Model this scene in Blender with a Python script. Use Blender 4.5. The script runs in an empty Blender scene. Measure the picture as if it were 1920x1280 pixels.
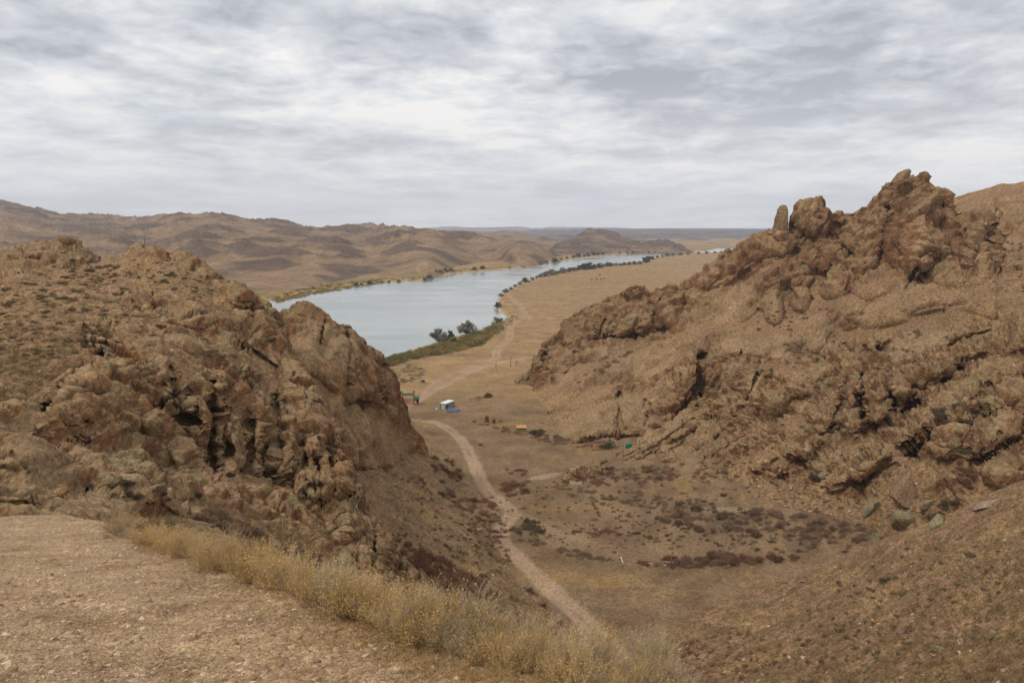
import bpy, math, random
import numpy as np
from mathutils import Vector, Euler

# ------------------------------------------------------------------ camera
F, TH, CZ = 1280.0, math.atan((640 - 428) / 1280.0), 78.0
SC = bpy.context.scene
cd = bpy.data.cameras.new("camera"); cam = bpy.data.objects.new("camera", cd)
SC.collection.objects.link(cam); SC.camera = cam
cd.sensor_width = 36.0; cd.lens = 36.0 * F / 1920.0
cd.clip_start = 0.1; cd.clip_end = 90000.0
cam.location = (0, 0, CZ); cam.rotation_euler = (math.pi / 2 - TH, 0, 0)

# ------------------------------------------------------------------ world
W = bpy.data.worlds.new("World"); SC.world = W; W.use_nodes = True
nt = W.node_tree; nt.nodes.clear()
def N(t, **kw):
    n = nt.nodes.new(t)
    for k, v in kw.items(): setattr(n, k, v)
    return n
def L(a, b): nt.links.new(a, b)
def math_(op, a, b=None, clamp=False):
    n = N('ShaderNodeMath', operation=op, use_clamp=clamp)
    for i, v in enumerate((a, b)):
        if v is None: continue
        if isinstance(v, (int, float)): n.inputs[i].default_value = v
        else: L(v, n.inputs[i])
    return n.outputs[0]
SUN_EL, SUN_AZ = math.radians(52), math.radians(-120)
sky = N('ShaderNodeTexSky', sky_type='NISHITA', sun_disc=False)
sky.sun_elevation = SUN_EL; sky.sun_rotation = math.radians(240); sky.altitude = 500; sky.dust_density = 2.0
tc = N('ShaderNodeTexCoord'); sp = N('ShaderNodeSeparateXYZ'); L(tc.outputs['Generated'], sp.inputs[0])
zc = math_('ADD', math_('MAXIMUM', sp.outputs[2], 0.0), 0.13)
cb = N('ShaderNodeCombineXYZ'); L(math_('DIVIDE', sp.outputs[0], zc), cb.inputs[0]); L(math_('DIVIDE', sp.outputs[1], zc), cb.inputs[1])
def cloud_noise(scale, detail, rough, off, sx=1.0, dist=0.0):
    m = N('ShaderNodeMapping'); L(cb.outputs[0], m.inputs[0]); m.inputs['Location'].default_value = off
    m.inputs['Rotation'].default_value = (0, 0, math.radians(12)); m.inputs['Scale'].default_value = (sx, 1, 1)
    n = N('ShaderNodeTexNoise'); L(m.outputs[0], n.inputs['Vector'])
    n.inputs['Scale'].default_value = scale; n.inputs['Detail'].default_value = detail
    n.inputs['Roughness'].default_value = rough; n.inputs['Distortion'].default_value = dist
    return n.outputs['Fac']
big = cloud_noise(0.75, 4, 0.5, (2.9, 1.3, 0), 0.9, 0.1)
med = cloud_noise(2.3, 5, 0.5, (7.3, 2.1, 0), 1.0, 0.35)
fin = cloud_noise(8.0, 6, 0.6, (3.3, 9.1, 0), 1.0, 0.5)
s = math_('ADD', math_('ADD', math_('MULTIPLY', big, 0.44), math_('MULTIPLY', med, 0.38)), math_('MULTIPLY', fin, 0.18))
# broad darker cloud masses and brighter gaps, placed by direction in the sky
uu = math_('DIVIDE', sp.outputs[0], math_('MAXIMUM', sp.outputs[1], 0.05)); vv_ = math_('DIVIDE', sp.outputs[2], math_('MAXIMUM', sp.outputs[1], 0.05))
front = math_('GREATER_THAN', sp.outputs[1], 0.05)
for px_, py_, rx_, ry_, am_ in [(400, 30, 190, 42, -.055), (820, 130, 330, 55, -.06), (1050, 60, 200, 60, -.03), (1560, 130, 300, 60, -.035), (30, 130, 150, 60, -.035), (600, 190, 300, 40, .03), (1280, 40, 160, 30, .035), (150, 90, 120, 40, .03), (700, 215, 500, 25, .03), (1500, 250, 400, 40, .02)]:
    v_ = (640 - py_) / F; yy_ = math.cos(TH) + math.sin(TH) * v_; u0_ = (px_ - 960) / F / yy_; v0_ = (-math.sin(TH) + math.cos(TH) * v_) / yy_
    a_ = math_('MULTIPLY', math_('SUBTRACT', uu, u0_), F / rx_); b_ = math_('MULTIPLY', math_('SUBTRACT', vv_, v0_), F / ry_)
    g_ = math_('EXPONENT', math_('MULTIPLY', math_('ADD', math_('MULTIPLY', a_, a_), math_('MULTIPLY', b_, b_)), -1.0))
    s = math_('ADD', s, math_('MULTIPLY', math_('MULTIPLY', g_, front), am_))
cr = N('ShaderNodeValToRGB'); L(s, cr.inputs[0])
el = cr.color_ramp.elements
el[0].position = 0.41; el[0].color = (0.42, 0.44, 0.485, 1)
el[1].position = 0.585; el[1].color = (0.97, 0.945, 0.915, 1)
e = el.new(0.46); e.color = (0.57, 0.59, 0.63, 1)
e = el.new(0.515); e.color = (0.74, 0.76, 0.78, 1)
# pale even band towards the horizon
hz = N('ShaderNodeMapRange'); L(sp.outputs[2], hz.inputs[0])
hz.inputs[1].default_value = 0.0; hz.inputs[2].default_value = 0.20; hz.inputs[3].default_value = 0.80; hz.inputs[4].default_value = 0.0
mx = N('ShaderNodeMix', data_type='RGBA'); L(hz.outputs[0], mx.inputs[0]); L(cr.outputs[0], mx.inputs[6]); mx.inputs[7].default_value = (0.90, 0.89, 0.86, 1)
blu = N('ShaderNodeMapRange'); L(cloud_noise(1.3, 6, 0.55, (12, 5, 0), 0.5, 0.2), blu.inputs[0])
blu.inputs[1].default_value = 0.55; blu.inputs[2].default_value = 0.75; blu.inputs[3].default_value = 1.0; blu.inputs[4].default_value = 0.75
b1 = N('ShaderNodeBackground'); L(sky.outputs[0], b1.inputs[0]); b1.inputs[1].default_value = 0.1
b2 = N('ShaderNodeBackground'); L(mx.outputs[2], b2.inputs[0]); b2.inputs[1].default_value = 1.0
ms = N('ShaderNodeMixShader'); L(blu.outputs[0], ms.inputs[0]); L(b1.outputs[0], ms.inputs[1]); L(b2.outputs[0], ms.inputs[2])
wo = N('ShaderNodeOutputWorld'); L(ms.outputs[0], wo.inputs[0])

sd = bpy.data.lights.new("sun", 'SUN'); so = bpy.data.objects.new("sun", sd); SC.collection.objects.link(so)
sd.energy = 1.5; sd.angle = math.radians(12); sd.color = (1.0, 0.95, 0.88)
_d = Vector((math.sin(SUN_AZ) * math.cos(SUN_EL), math.cos(SUN_AZ) * math.cos(SUN_EL), math.sin(SUN_EL)))
so.rotation_euler = _d.to_track_quat('Z', 'Y').to_euler()

vs = SC.view_settings; vs.view_transform = 'Standard'; vs.look = 'None'; vs.exposure = 0.06; vs.gamma = 1.0
SC.render.engine = 'CYCLES'
cy = SC.cycles; cy.use_denoising = True; cy.max_bounces = 4; cy.diffuse_bounces = 2; cy.glossy_bounces = 2
cy.transmission_bounces = 2; cy.volume_bounces = 1; cy.transparent_max_bounces = 4
cy.use_adaptive_sampling = True; cy.adaptive_threshold = 0.02

# ------------------------------------------------------------------ numeric helpers
rng = np.random.default_rng(7); random.seed(7)
PERM = rng.permutation(256).astype(np.int32); PERM = np.concatenate([PERM, PERM, PERM])
GR = rng.normal(size=(256, 3)).astype(np.float32); GR /= np.linalg.norm(GR, axis=1)[:, None]
RD = rng.random((256, 4)).astype(np.float32)
def hsh(i, j, k): return PERM[PERM[PERM[i & 255] + (j & 255)] + (k & 255)]
def pn(p):
    """gradient noise, p (...,3) -> about -1..1"""
    sh = p.shape[:-1]; p = p.reshape(-1, 3); fl = np.floor(p); i = fl.astype(np.int32); f = (p - fl).astype(np.float32)
    w = f * f * f * (f * (f * 6 - 15) + 10); out = np.zeros(len(p), np.float32)
    for a in (0, 1):
        wa = w[:, 0] if a else 1 - w[:, 0]
        for b in (0, 1):
            wb = wa * (w[:, 1] if b else 1 - w[:, 1])
            for c in (0, 1):
                g = GR[hsh(i[:, 0] + a, i[:, 1] + b, i[:, 2] + c)]
                out += wb * (w[:, 2] if c else 1 - w[:, 2]) * (g[:, 0] * (f[:, 0] - a) + g[:, 1] * (f[:, 1] - b) + g[:, 2] * (f[:, 2] - c))
    return (out * 1.7).reshape(sh)
def fbm(p, size, octv=4, gain=0.5, seed=0.0):
    s_ = np.asarray(size, float); out = 0; a = 1; tot = 0
    for o in range(octv):
        out = out + a * pn(p / s_ * (2.03 ** o) + seed + 17.3 * o); tot += a; a *= gain
    return out / tot
def ridged(p, size, octv=4, gain=0.5, seed=0.0):
    s_ = np.asarray(size, float); out = 0; a = 1; tot = 0
    for o in range(octv):
        out = out + a * (1 - np.abs(pn(p / s_ * (2.03 ** o) + seed + 11.7 * o))); tot += a; a *= gain
    return out / tot
def vor(p):
    """F1, F2, cell random"""
    sh = p.shape[:-1]; p = p.reshape(-1, 3); fl = np.floor(p - 0.5); i = fl.astype(np.int32)
    f1 = np.full(len(p), 9.0, np.float32); f2 = f1.copy(); cr_ = np.zeros(len(p), np.float32); tl = np.zeros(len(p), np.float32)
    for a in (0, 1):
        for b in (0, 1):
            for c in (0, 1):
                h = hsh(i[:, 0] + a, i[:, 1] + b, i[:, 2] + c); r = RD[h]
                ex = p[:, 0] - (fl[:, 0] + a + .1 + .8 * r[:, 0]); ey = p[:, 1] - (fl[:, 1] + b + .1 + .8 * r[:, 1]); ez = p[:, 2] - (fl[:, 2] + c + .1 + .8 * r[:, 2])
                d = np.sqrt(ex * ex + ey * ey + ez * ez); g = GR[(h + 91) & 255]; tt = ex * g[:, 0] + ey * g[:, 1] + ez * g[:, 2]
                n_ = d < f1; tl = np.where(n_, tt, tl)
                f2 = np.where(n_, f1, np.minimum(f2, d)); cr_ = np.where(n_, r[:, 3], cr_); f1 = np.where(n_, d, f1)
    return f1.reshape(sh), f2.reshape(sh), cr_.reshape(sh), tl.reshape(sh)
def sstep(a, b, x): t = np.clip((x - a) / (b - a), 0, 1); return t * t * (3 - 2 * t)
def lerp(a, b, t): return a + (b - a) * t
def mixc(c, col, m): return c + (np.asarray(col, np.float32) - c) * m[..., None]

def rayc(px, py):
    u = (np.asarray(px, float) - 960) / F; v = (640 - np.asarray(py, float)) / F
    y = math.cos(TH) + math.sin(TH) * v; z = -math.sin(TH) + math.cos(TH) * v
    return u / y, z / y
def pos(px, py, Y):
    sx, sz = rayc(px, py); Y = np.asarray(Y, float)
    return np.stack([Y * sx, Y + 0 * sx, CZ + Y * sz], -1)
def proj(P):
    x, y, z = P[..., 0], P[..., 1], P[..., 2] - CZ
    d = y * math.cos(TH) - z * math.sin(TH); v = y * math.sin(TH) + z * math.cos(TH)
    d = np.where(d < 0.05, 0.05, d)
    return 960 + F * x / d, 640 - F * v / d, d

# ------------------------------------------------------------------ river outline (world, z = 0)
def onz(px, py, z=0.0):
    sx, sz = rayc(px, py); Y = (z - CZ) / sz; return np.stack([Y * sx, Y], -1)
LB = [(-300, 790), (0, 690), (250, 628), (400, 592), (470, 575), (520, 562), (560, 553), (600, 546), (660, 537), (720, 530), (795, 526), (810, 523), (826, 518), (870, 512), (920, 508.5), (960, 505), (1000, 499), (1040, 493), (1060, 489), (1100, 484), (1150, 479.5), (1180, 476.5), (1220, 474), (1290, 473), (1325, 471.5), (1345, 466.8), (1400, 465.6), (1500, 466), (1700, 466)]
RB = [(1700, 471), (1500, 471), (1400, 472), (1350, 473.5), (1300, 475), (1240, 481), (1210, 488), (1185, 492), (1140, 496), (1100, 500.5), (1060, 508), (1030, 515), (1000, 522), (975, 530), (955, 540), (938, 550), (925, 562), (923, 575), (928, 585), (942, 596), (925, 607), (905, 612), (880, 622), (840, 633), (815, 640), (780, 651), (730, 667), (690, 685), (600, 730), (400, 830), (100, 960)]
RIV = onz(*np.array(LB + RB, float).T)
def seg_dist(x, y, pl):
    d = np.full(x.shape, 1e9)
    for (ax, ay), (bx, by) in zip(pl[:-1], pl[1:]):
        vx, vy = bx - ax, by - ay; t = np.clip(((x - ax) * vx + (y - ay) * vy) / (vx * vx + vy * vy + 1e-9), 0, 1)
        d = np.minimum(d, (x - ax - t * vx) ** 2 + (y - ay - t * vy) ** 2)
    return np.sqrt(d)
def inside(x, y, pl):
    r = np.zeros(x.shape, bool); q = np.roll(pl, -1, 0)
    for (ax, ay), (bx, by) in zip(pl, q):
        if ay == by: continue
        r ^= ((ay > y) != (by > y)) & (x < (bx - ax) * (y - ay) / (by - ay) + ax)
    return r
RIVc = np.concatenate([RIV, RIV[:1]])
FY = np.array([0, 60, 91, 152, 207, 267, 330, 420, 1000, 3000, 60000.]); FZ = np.array([30, 21, 16.5, 12, 8.5, 5.5, 4.2, 3.0, 3.0, 3.0, 3.0])
def hbase(x, y):
    z = np.interp(y, FY, FZ)
    fade = 1 - sstep(180, 300, y)
    xc = np.interp(y, [60, 91, 152, 207, 300], [14, 14, 3, -10, -20])
    z = z + fade * 0.0022 * np.clip(x - xc - 6, 0, 70) ** 2 + fade * 0.004 * np.clip(xc - 8 - x, 0, 60) ** 2
    return z
def hfloor(x, y, fine=True):
    z = hbase(x, y)
    if fine:
        P = np.stack([x, y, 0 * x], -1)
        z = z + 0.5 * fbm(P, 30, 3) * sstep(60, 140, y) + 0.12 * fbm(P, 4, 3) * (1 - sstep(500, 900, y))
        big_ = sstep(300, 700, y); z = z + big_ * 1.0 * fbm(P, (260, 90, 1), 3)
    far = (y > 330)
    d = np.full(x.shape, 1e3)
    if far.any():
        xx, yy = x[far], y[far]; dd = seg_dist(xx, yy, RIVc); dd = np.where(inside(xx, yy, RIV), -dd, dd); d[far] = dd
    k = sstep(-4, 14, d); z = np.where(d < 1e3, -2.5 + (z + 2.5) * np.clip(k, 0, 1), z)
    return z, d
def floorY(px, py):
    sx, sz = rayc(px, py); Y = (4 - CZ) / sz
    for _ in range(30): Y = 0.5 * Y + 0.5 * (hbase(Y * sx, Y) - CZ) / sz
    return Y

# ------------------------------------------------------------------ materials
def surf_mat(name, speck=0.35, size=0.25, bump=0.6, bsize=0.5, rough=0.95, voro=0.0, vsize=0.1, big=None):
    """vertex colour 'Col' broken up by world-space noise, with bump"""
    m = bpy.data.materials.new(name); m.use_nodes = True; t = m.node_tree; n = t.nodes; n.clear()
    def A(ty, **k):
        q = n.new(ty)
        for a, b in k.items(): setattr(q, a, b)
        return q
    K = t.links.new
    out = A('ShaderNodeOutputMaterial'); bs = A('ShaderNodeBsdfPrincipled'); K(bs.outputs[0], out.inputs[0])
    bs.inputs['Roughness'].default_value = rough; bs.inputs['Specular IOR Level'].default_value = 0.15
    col = A('ShaderNodeVertexColor', layer_name='Col'); geo = A('ShaderNodeNewGeometry')
    def noise(sz, det=5, rg=0.6):
        q = A('ShaderNodeTexNoise'); K(geo.outputs['Position'], q.inputs['Vector'])
        q.inputs['Scale'].default_value = 1.0 / sz; q.inputs['Detail'].default_value = det; q.inputs['Roughness'].default_value = rg
        return q.outputs['Fac']
    def mr(x, a, b, c, d):
        q = A('ShaderNodeMapRange'); K(x, q.inputs[0])
        for i_, v_ in enumerate((a, b, c, d)): q.inputs[i_ + 1].default_value = v_
        return q.outputs[0]
    f1_ = mr(noise(size), 0.3, 0.7, 1 - speck, 1 + speck)
    vm = A('ShaderNodeVectorMath', operation='SCALE'); K(col.outputs[0], vm.inputs[0]); K(f1_, vm.inputs['Scale'])
    c = vm.outputs[0]
    if big:
        f2_ = mr(noise(big, 4, 0.5), 0.3, 0.7, 0.82, 1.18)
        v2 = A('ShaderNodeVectorMath', operation='SCALE'); K(c, v2.inputs[0]); K(f2_, v2.inputs['Scale']); c = v2.outputs[0]
    h = noise(bsize, 8, 0.65)
    if voro:
        vv = A('ShaderNodeTexVoronoi'); K(geo.outputs['Position'], vv.inputs['Vector']); vv.inputs['Scale'].default_value = 1 / vsize
        bw = A('ShaderNodeSeparateColor'); K(vv.outputs['Color'], bw.inputs[0])
        f3_ = mr(bw.outputs[0], 0, 1, 1 - voro, 1 + voro)
        v3 = A('ShaderNodeVectorMath', operation='SCALE'); K(c, v3.inputs[0]); K(f3_, v3.inputs['Scale']); c = v3.outputs[0]
        vd = A('ShaderNodeMath', operation='MULTIPLY'); K(vv.outputs['Distance'], vd.inputs[0]); vd.inputs[1].default_value = .6 if voro < .1 else 1.0
        ad = A('ShaderNodeMath', operation='SUBTRACT'); K(h, ad.inputs[0]); K(vd.outputs[0], ad.inputs[1]); h = ad.outputs[0]
    K(c, bs.inputs['Base Color'])
    bp = A('ShaderNodeBump'); bp.inputs['Strength'].default_value = bump; bp.inputs['Distance'].default_value = bsize * 0.5
    K(h, bp.inputs['Height']); K(bp.outputs[0], bs.inputs['Normal'])
    return m
def plain_mat(name, c, rough=0.8, metal=0.0, var=0.15, size=0.3, trans=0.0):
    m = bpy.data.materials.new(name); m.use_nodes = True; t = m.node_tree; n = t.nodes; bs = n['Principled BSDF']; K = t.links.new
    bs.inputs['Roughness'].default_value = rough; bs.inputs['Metallic'].default_value = metal; bs.inputs['Specular IOR Level'].default_value = 0.25
    oi = n.new('ShaderNodeObjectInfo'); tx = n.new('ShaderNodeNewGeometry'); no = n.new('ShaderNodeTexNoise')
    K(tx.outputs['Position'], no.inputs['Vector']); no.inputs['Scale'].default_value = 1 / size; no.inputs['Detail'].default_value = 4
    a = n.new('ShaderNodeMath'); a.operation = 'ADD'; K(oi.outputs['Random'], a.inputs[0]); K(no.outputs['Fac'], a.inputs[1])
    mr = n.new('ShaderNodeMapRange'); K(a.outputs[0], mr.inputs[0]); mr.inputs[1].default_value = 0.3; mr.inputs[2].default_value = 1.7
    mr.inputs[3].default_value = 1 - var; mr.inputs[4].default_value = 1 + var
    v = n.new('ShaderNodeVectorMath'); v.operation = 'SCALE'; v.inputs[0].default_value = c; K(mr.outputs[0], v.inputs['Scale']); K(v.outputs[0], bs.inputs['Base Color'])
    return m

# ------------------------------------------------------------------ object helpers
def tag(o, label=None, cat=None, group=None, kind=None):
    for k, v in (('label', label), ('category', cat), ('group', group), ('kind', kind)):
        if v: o[k] = v
    return o
def mesh_np(name, V, faces, mat, col=None, smooth=True, parent=None):
    """V (n,3); faces (m,3) or (m,4)"""
    me = bpy.data.meshes.new(name); V = np.asarray(V, np.float32)
    if len({len(f) for f in faces[:64]}) > 1: me.from_pydata(V.tolist(), [], [list(f) for f in faces])
    else:
        faces = np.asarray(faces, np.int32)
        me.vertices.add(len(V)); me.vertices.foreach_set('co', V.ravel())
        k = faces.shape[1]; me.loops.add(faces.size); me.loops.foreach_set('vertex_index', faces.ravel())
        me.polygons.add(len(faces)); me.polygons.foreach_set('loop_start', np.arange(0, faces.size, k, dtype=np.int32))
    me.update(calc_edges=True); me.validate()
    me.polygons.foreach_set('use_smooth', np.full(len(me.polygons), smooth))
    if col is not None:
        at = me.color_attributes.new('Col', 'FLOAT_COLOR', 'POINT')
        c = np.ones((len(V), 4), np.float32); c[:, :3] = col; at.data.foreach_set('color', c.ravel())
    me.materials.append(mat); o = bpy.data.objects.new(name, me); SC.collection.objects.link(o)
    if parent: o.parent = parent
    return o
def gridfaces(r, c):
    a = np.arange(r * c).reshape(r, c)
    return np.stack([a[:-1, :-1], a[1:, :-1], a[1:, 1:], a[:-1, 1:]], -1).reshape(-1, 4)
def tps(ctrl):
    c = np.array(ctrl, float); X = c[:, :2] / 300; v = np.log(c[:, 2]); n = len(c)
    r2 = ((X[:, None] - X[None]) ** 2).sum(-1); K = 0.5 * r2 * np.log(r2 + 1e-12) + np.eye(n) * 0.002
    A = np.zeros((n + 3, n + 3)); A[:n, :n] = K; A[:n, n] = 1; A[:n, n + 1:] = X; A[n, :n] = 1; A[n + 1:, :n] = X.T
    w = np.linalg.solve(A, np.concatenate([v, [0, 0, 0]]))
    def f(px, py):
        x = px / 300; y = py / 300; o = w[n] + w[n + 1] * x + w[n + 2] * y
        for k_ in range(n):
            r = (x - X[k_, 0]) ** 2 + (y - X[k_, 1]) ** 2; o = o + w[k_] * 0.5 * r * np.log(r + 1e-12)
        return np.exp(o)
    return f
def domes(px, py, lst, pw=0.65):
    d = np.zeros(px.shape)
    for cx, cy_, rx, ry, ang, h in lst:
        pw_ = pw if h >= 4.5 else (.85 if h >= 2.6 else pw)
        c, s_ = math.cos(math.radians(ang)), math.sin(math.radians(ang)); u = (px - cx) * c - (py - cy_) * s_; v = (px - cx) * s_ + (py - cy_) * c
        wob = 1 + 0.12 * np.sin(px / rx * 3 + cx) + 0.1 * np.sin(py / ry * 4 + cy_)
        d = np.maximum(d, h * np.clip(1 - ((u / rx) ** 2 + (v / ry) ** 2) * wob, 0, 1) ** pw_)
    return d
def cracks(px, py, lst):
    d = np.zeros(px.shape)
    for pl, w, dep in lst:
        a = np.array(pl, float); lo = a.min(0) - 4 * w - 4; hi = a.max(0) + 4 * w + 4
        m = (px > lo[0]) & (px < hi[0]) & (py > lo[1]) & (py < hi[1])
        if m.any():
            q = seg_dist(px[m], py[m], a); d[m] = np.maximum(d[m], dep * np.clip(1.4 - q / w, 0, 1) ** 0.7)
    return d
def ell(px, py, lst):
    """soft ellipses -> 0..1"""
    d = np.zeros(px.shape)
    for cx, cy_, rx, ry, ang in lst:
        c, s_ = math.cos(math.radians(ang)), math.sin(math.radians(ang)); u = (px - cx) * c - (py - cy_) * s_; v = (px - cx) * s_ + (py - cy_) * c
        d = np.maximum(d, 1 - sstep(0.7, 1.15, np.sqrt((u / rx) ** 2 + (v / ry) ** 2)))
    return d
MINERAL = np.array([1.12, 1.0, 0.83], np.float32)
CLOUD = []       # every terrain point, for placing things on it
def sheet(name, mat, top, bot, depth, dx=2.0, dy=2.0, dm=(), ck=(), soil=(), jag=0.0, disp=None, colf=None, back=(60, 1.0), kind='structure', vertical=False, rows=None, dmk=1.0, pale=()):
    top = np.array(top, float); bot = np.array(bot, float)
    xs = np.arange(top[0, 0], top[-1, 0] + .01, dx)
    ty = np.interp(xs, top[:, 0], top[:, 1]); by = np.interp(xs, bot[:, 0], bot[:, 1])
    if jag:
        q = np.stack([xs, 0 * xs, 0 * xs], -1); ty = ty + jag * fbm(q, 26, 4, 0.6, len(name)) - jag * .2
    nr = rows or int(np.max(by - ty) / dy) + 1
    v = np.linspace(0, 1, nr)[:, None]; PY = ty[None] + (by - ty)[None] * v; PX = np.broadcast_to(xs[None], PY.shape)
    Yd = depth(PX, PY) if callable(depth) else tps(depth)(PX, PY)
    so_ = ell(PX, PY, soil) if soil else np.zeros(PX.shape)
    if len(dm): Yd = Yd - dmk * domes(PX, PY, dm)
    if len(ck): Yd = Yd + cracks(PX, PY, ck)
    P = pos(PX, PY, Yd)
    # back side, falling away behind the crest
    nb = 16; kk = np.linspace(1, 0, nb, endpoint=False)[:, None] ** 1.5; dist = back[0] * kk
    cst = P[0]; hd = cst[:, :2] / np.linalg.norm(cst[:, :2], axis=1)[:, None]
    B = np.zeros((nb, len(xs), 3)); B[..., 0] = cst[:, 0] + hd[:, 0] * dist; B[..., 1] = cst[:, 1] + hd[:, 1] * dist
    B[..., 2] = cst[:, 2] - dist * back[1] * np.clip(dist / (back[0] * .15), 0, 1)
    P = np.concatenate([B, P]); so_ = np.concatenate([np.repeat(so_[:1], nb, 0), so_])
    PXf = np.concatenate([np.repeat(PX[:1], nb, 0), PX]); PYf = np.concatenate([np.repeat(PY[:1], nb, 0), PY])
    gu = np.gradient(P, axis=1); gv = np.gradient(P, axis=0); n = np.cross(gu, gv); ln = np.linalg.norm(n, axis=-1, keepdims=True) + 1e-9; n = n / ln
    n = np.where((n[..., 2:3] < 0) & (np.abs(n[..., 2:3]) > .3), -n, n)
    tocam = np.array([0, 0, CZ]) - P; s_ = np.sum(n * tocam, -1, keepdims=True); n[nb:] = np.where(s_[nb:] < 0, -n[nb:], n[nb:]); n[:nb] = np.where(n[:nb, :, 2:3] < 0, -n[:nb], n[:nb])
    info = dict(px=PXf, py=PYf, soil=so_, n=n)
    if pale: info['pale'] = ell(PXf, PYf, pale)
    if disp is not None:
        d, info['a'] = disp(P, info)
        P = P + (np.array([0, 0, 1.0]) if vertical else n) * d[..., None]
    gu = np.gradient(P, axis=1); gv = np.gradient(P, axis=0); n2 = np.cross(gu, gv); n2 /= np.linalg.norm(n2, axis=-1, keepdims=True) + 1e-9
    info['nz'] = np.abs(n2[..., 2]); C = colf(P, info)
    o = mesh_np(name, P.reshape(-1, 3), gridfaces(P.shape[0], P.shape[1])[:, ::-1], mat, np.clip(C * MINERAL, 0.005, 0.95).reshape(-1, 3))
    if kind: o['kind'] = kind
    CLOUD.append(P[nb - 2:].reshape(-1, 3))
    return o, P, info
# palettes (real-world base colours)
TAN = (0.262, 0.178, 0.108); RED = (0.185, 0.092, 0.048); PALE = (0.39, 0.295, 0.205); LICH = (0.255, 0.235, 0.14)
ORG = (0.40, 0.16, 0.04); VARN = (0.095, 0.06, 0.04); SOIL = (0.285, 0.195, 0.12); PINK = (0.30, 0.195, 0.135); STRAW = (0.33, 0.235, 0.12)
def blocks(P, size, amp, seed=0.0, step=0.5, sharp=4.2):
    f1_, f2_, c_, t_ = vor(P / np.asarray(size, float) + seed)
    return amp * .8 * (np.clip((f2_ - f1_) * sharp * 1.6, 0, 1) ** 0.6 - 0.8) + amp * step * (c_ - 0.5) + amp * 1.15 * t_
def stepped(P, size, a=.10, seed=0.0, tilt=.5):
    """jointed rock: plateaus of random height and tilt with steep, slightly blended steps between them"""
    p = P / np.asarray(size, float) + seed; sh = p.shape[:-1]; p = p.reshape(-1, 3).copy()
    ly = np.floor(p[:, 2]).astype(np.int32); rr = RD[PERM[ly & 255]]; p[:, 0] += rr[:, 0] * .0; fl = np.floor(p); i = fl.astype(np.int32); f = p - fl; w = sstep(.5 - a, .5 + a, f); out = np.zeros(len(p), np.float32)
    for A in (0, 1):
        for B in (0, 1):
            for D in (0, 1):
                h = hsh(i[:, 0] + A, i[:, 1] + B, i[:, 2] + D); g = GR[(h + 57) & 255]
                v = RD[h][:, 0] - .5 + tilt * ((f[:, 0] - A) * g[:, 0] + (f[:, 1] - B) * g[:, 1] + (f[:, 2] - D) * g[:, 2])
                out += v * (w[:, 0] if A else 1 - w[:, 0]) * (w[:, 1] if B else 1 - w[:, 1]) * (w[:, 2] if D else 1 - w[:, 2])
    e = np.abs(f - .5).min(1); return out.reshape(sh), e.reshape(sh)
def strata(P, nrm, th, seed=0.0):
    """beds across the direction nrm: each bed sticks out by its own amount, sharp lower lip"""
    q = (P @ np.asarray(nrm)) / th + seed + .9 * fbm(P, th * 7, 3, .5, seed); k = np.floor(q); f = q - k; ki = k.astype(np.int32)
    a = RD[PERM[ki & 255]][..., 1]; b = RD[PERM[(ki + 1) & 255]][..., 1]; w = sstep(.72, .98, f)
    return (a * (1 - w) + b * w - .5) + .35 * (f - .5) * (1 - w)
def warp(P, size, amt, seed=0.0):
    return P + amt * np.stack([pn(P / size + seed), pn(P / size + seed + 31.7), pn(P / size + seed + 67.1)], -1)

# ------------------------------------------------------------------ valley floor, plain, tracks
def wpl(lst): a = np.array(lst, float); Y = floorY(a[:, 0], a[:, 1]); sx, _ = rayc(a[:, 0], a[:, 1]); return np.stack([Y * sx, Y], -1)
def smooth_pl(a, it=2):
    for _ in range(it):
        q = a[:-1] * .75 + a[1:] * .25; r = a[:-1] * .25 + a[1:] * .75; a = np.concatenate([a[:1], np.stack([q, r], 1).reshape(-1, 2), a[-1:]])
    return a
TRK1 = smooth_pl(wpl([(1230, 1330), (1165, 1240), (1100, 1165), (1040, 1112), (1000, 1072), (957, 1036), (936, 1010), (941, 985), (964, 961), (945, 942), (915, 922), (900, 898), (887, 862), (870, 830), (845, 805), (818, 791), (780, 786), (730, 784)]))
TRK2 = smooth_pl(wpl([(730, 775), (780, 752), (812, 732), (850, 712), (885, 695), (925, 681), (965, 674), (1010, 668), (1060, 660)]))
TRK3 = smooth_pl(wpl([(800, 738), (812, 722), (835, 706), (875, 692), (912, 682), (932, 670), (928, 657), (945, 644), (958, 628), (955, 613), (970, 601), (985, 590), (977, 575), (958, 558), (950, 547), (962, 536), (985, 527), (1030, 519)]))
TRK4 = smooth_pl(wpl([(960, 962), (985, 968), (1010, 985), (1040, 1000), (1090, 1008)]))
xs = np.arange(-260, 2200, 2.2); pyr = np.concatenate([[428.35, 428.8, 429.5, 430.5, 432, 434, 437, 440], np.arange(443, 1400, 1.7)])
_, szr = rayc(960 + 0 * pyr, pyr); Yr = np.clip((3.5 - CZ) / szr, 30, 60000)
_y = Yr[Yr < 330]; Yr = np.concatenate([Yr[Yr >= 330], np.geomspace(330, 45, 330)[1:]])
sxs = (xs - 960) / (F * math.cos(TH)) ; GX = Yr[:, None] * sxs[None] * (1 - 0.0) ; GY = np.broadcast_to(Yr[:, None], GX.shape)
GX = GX * 0.985
GZ, GD = hfloor(GX, GY)
P = np.stack([GX, GY, GZ], -1)
near = (GY < 800)
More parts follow.
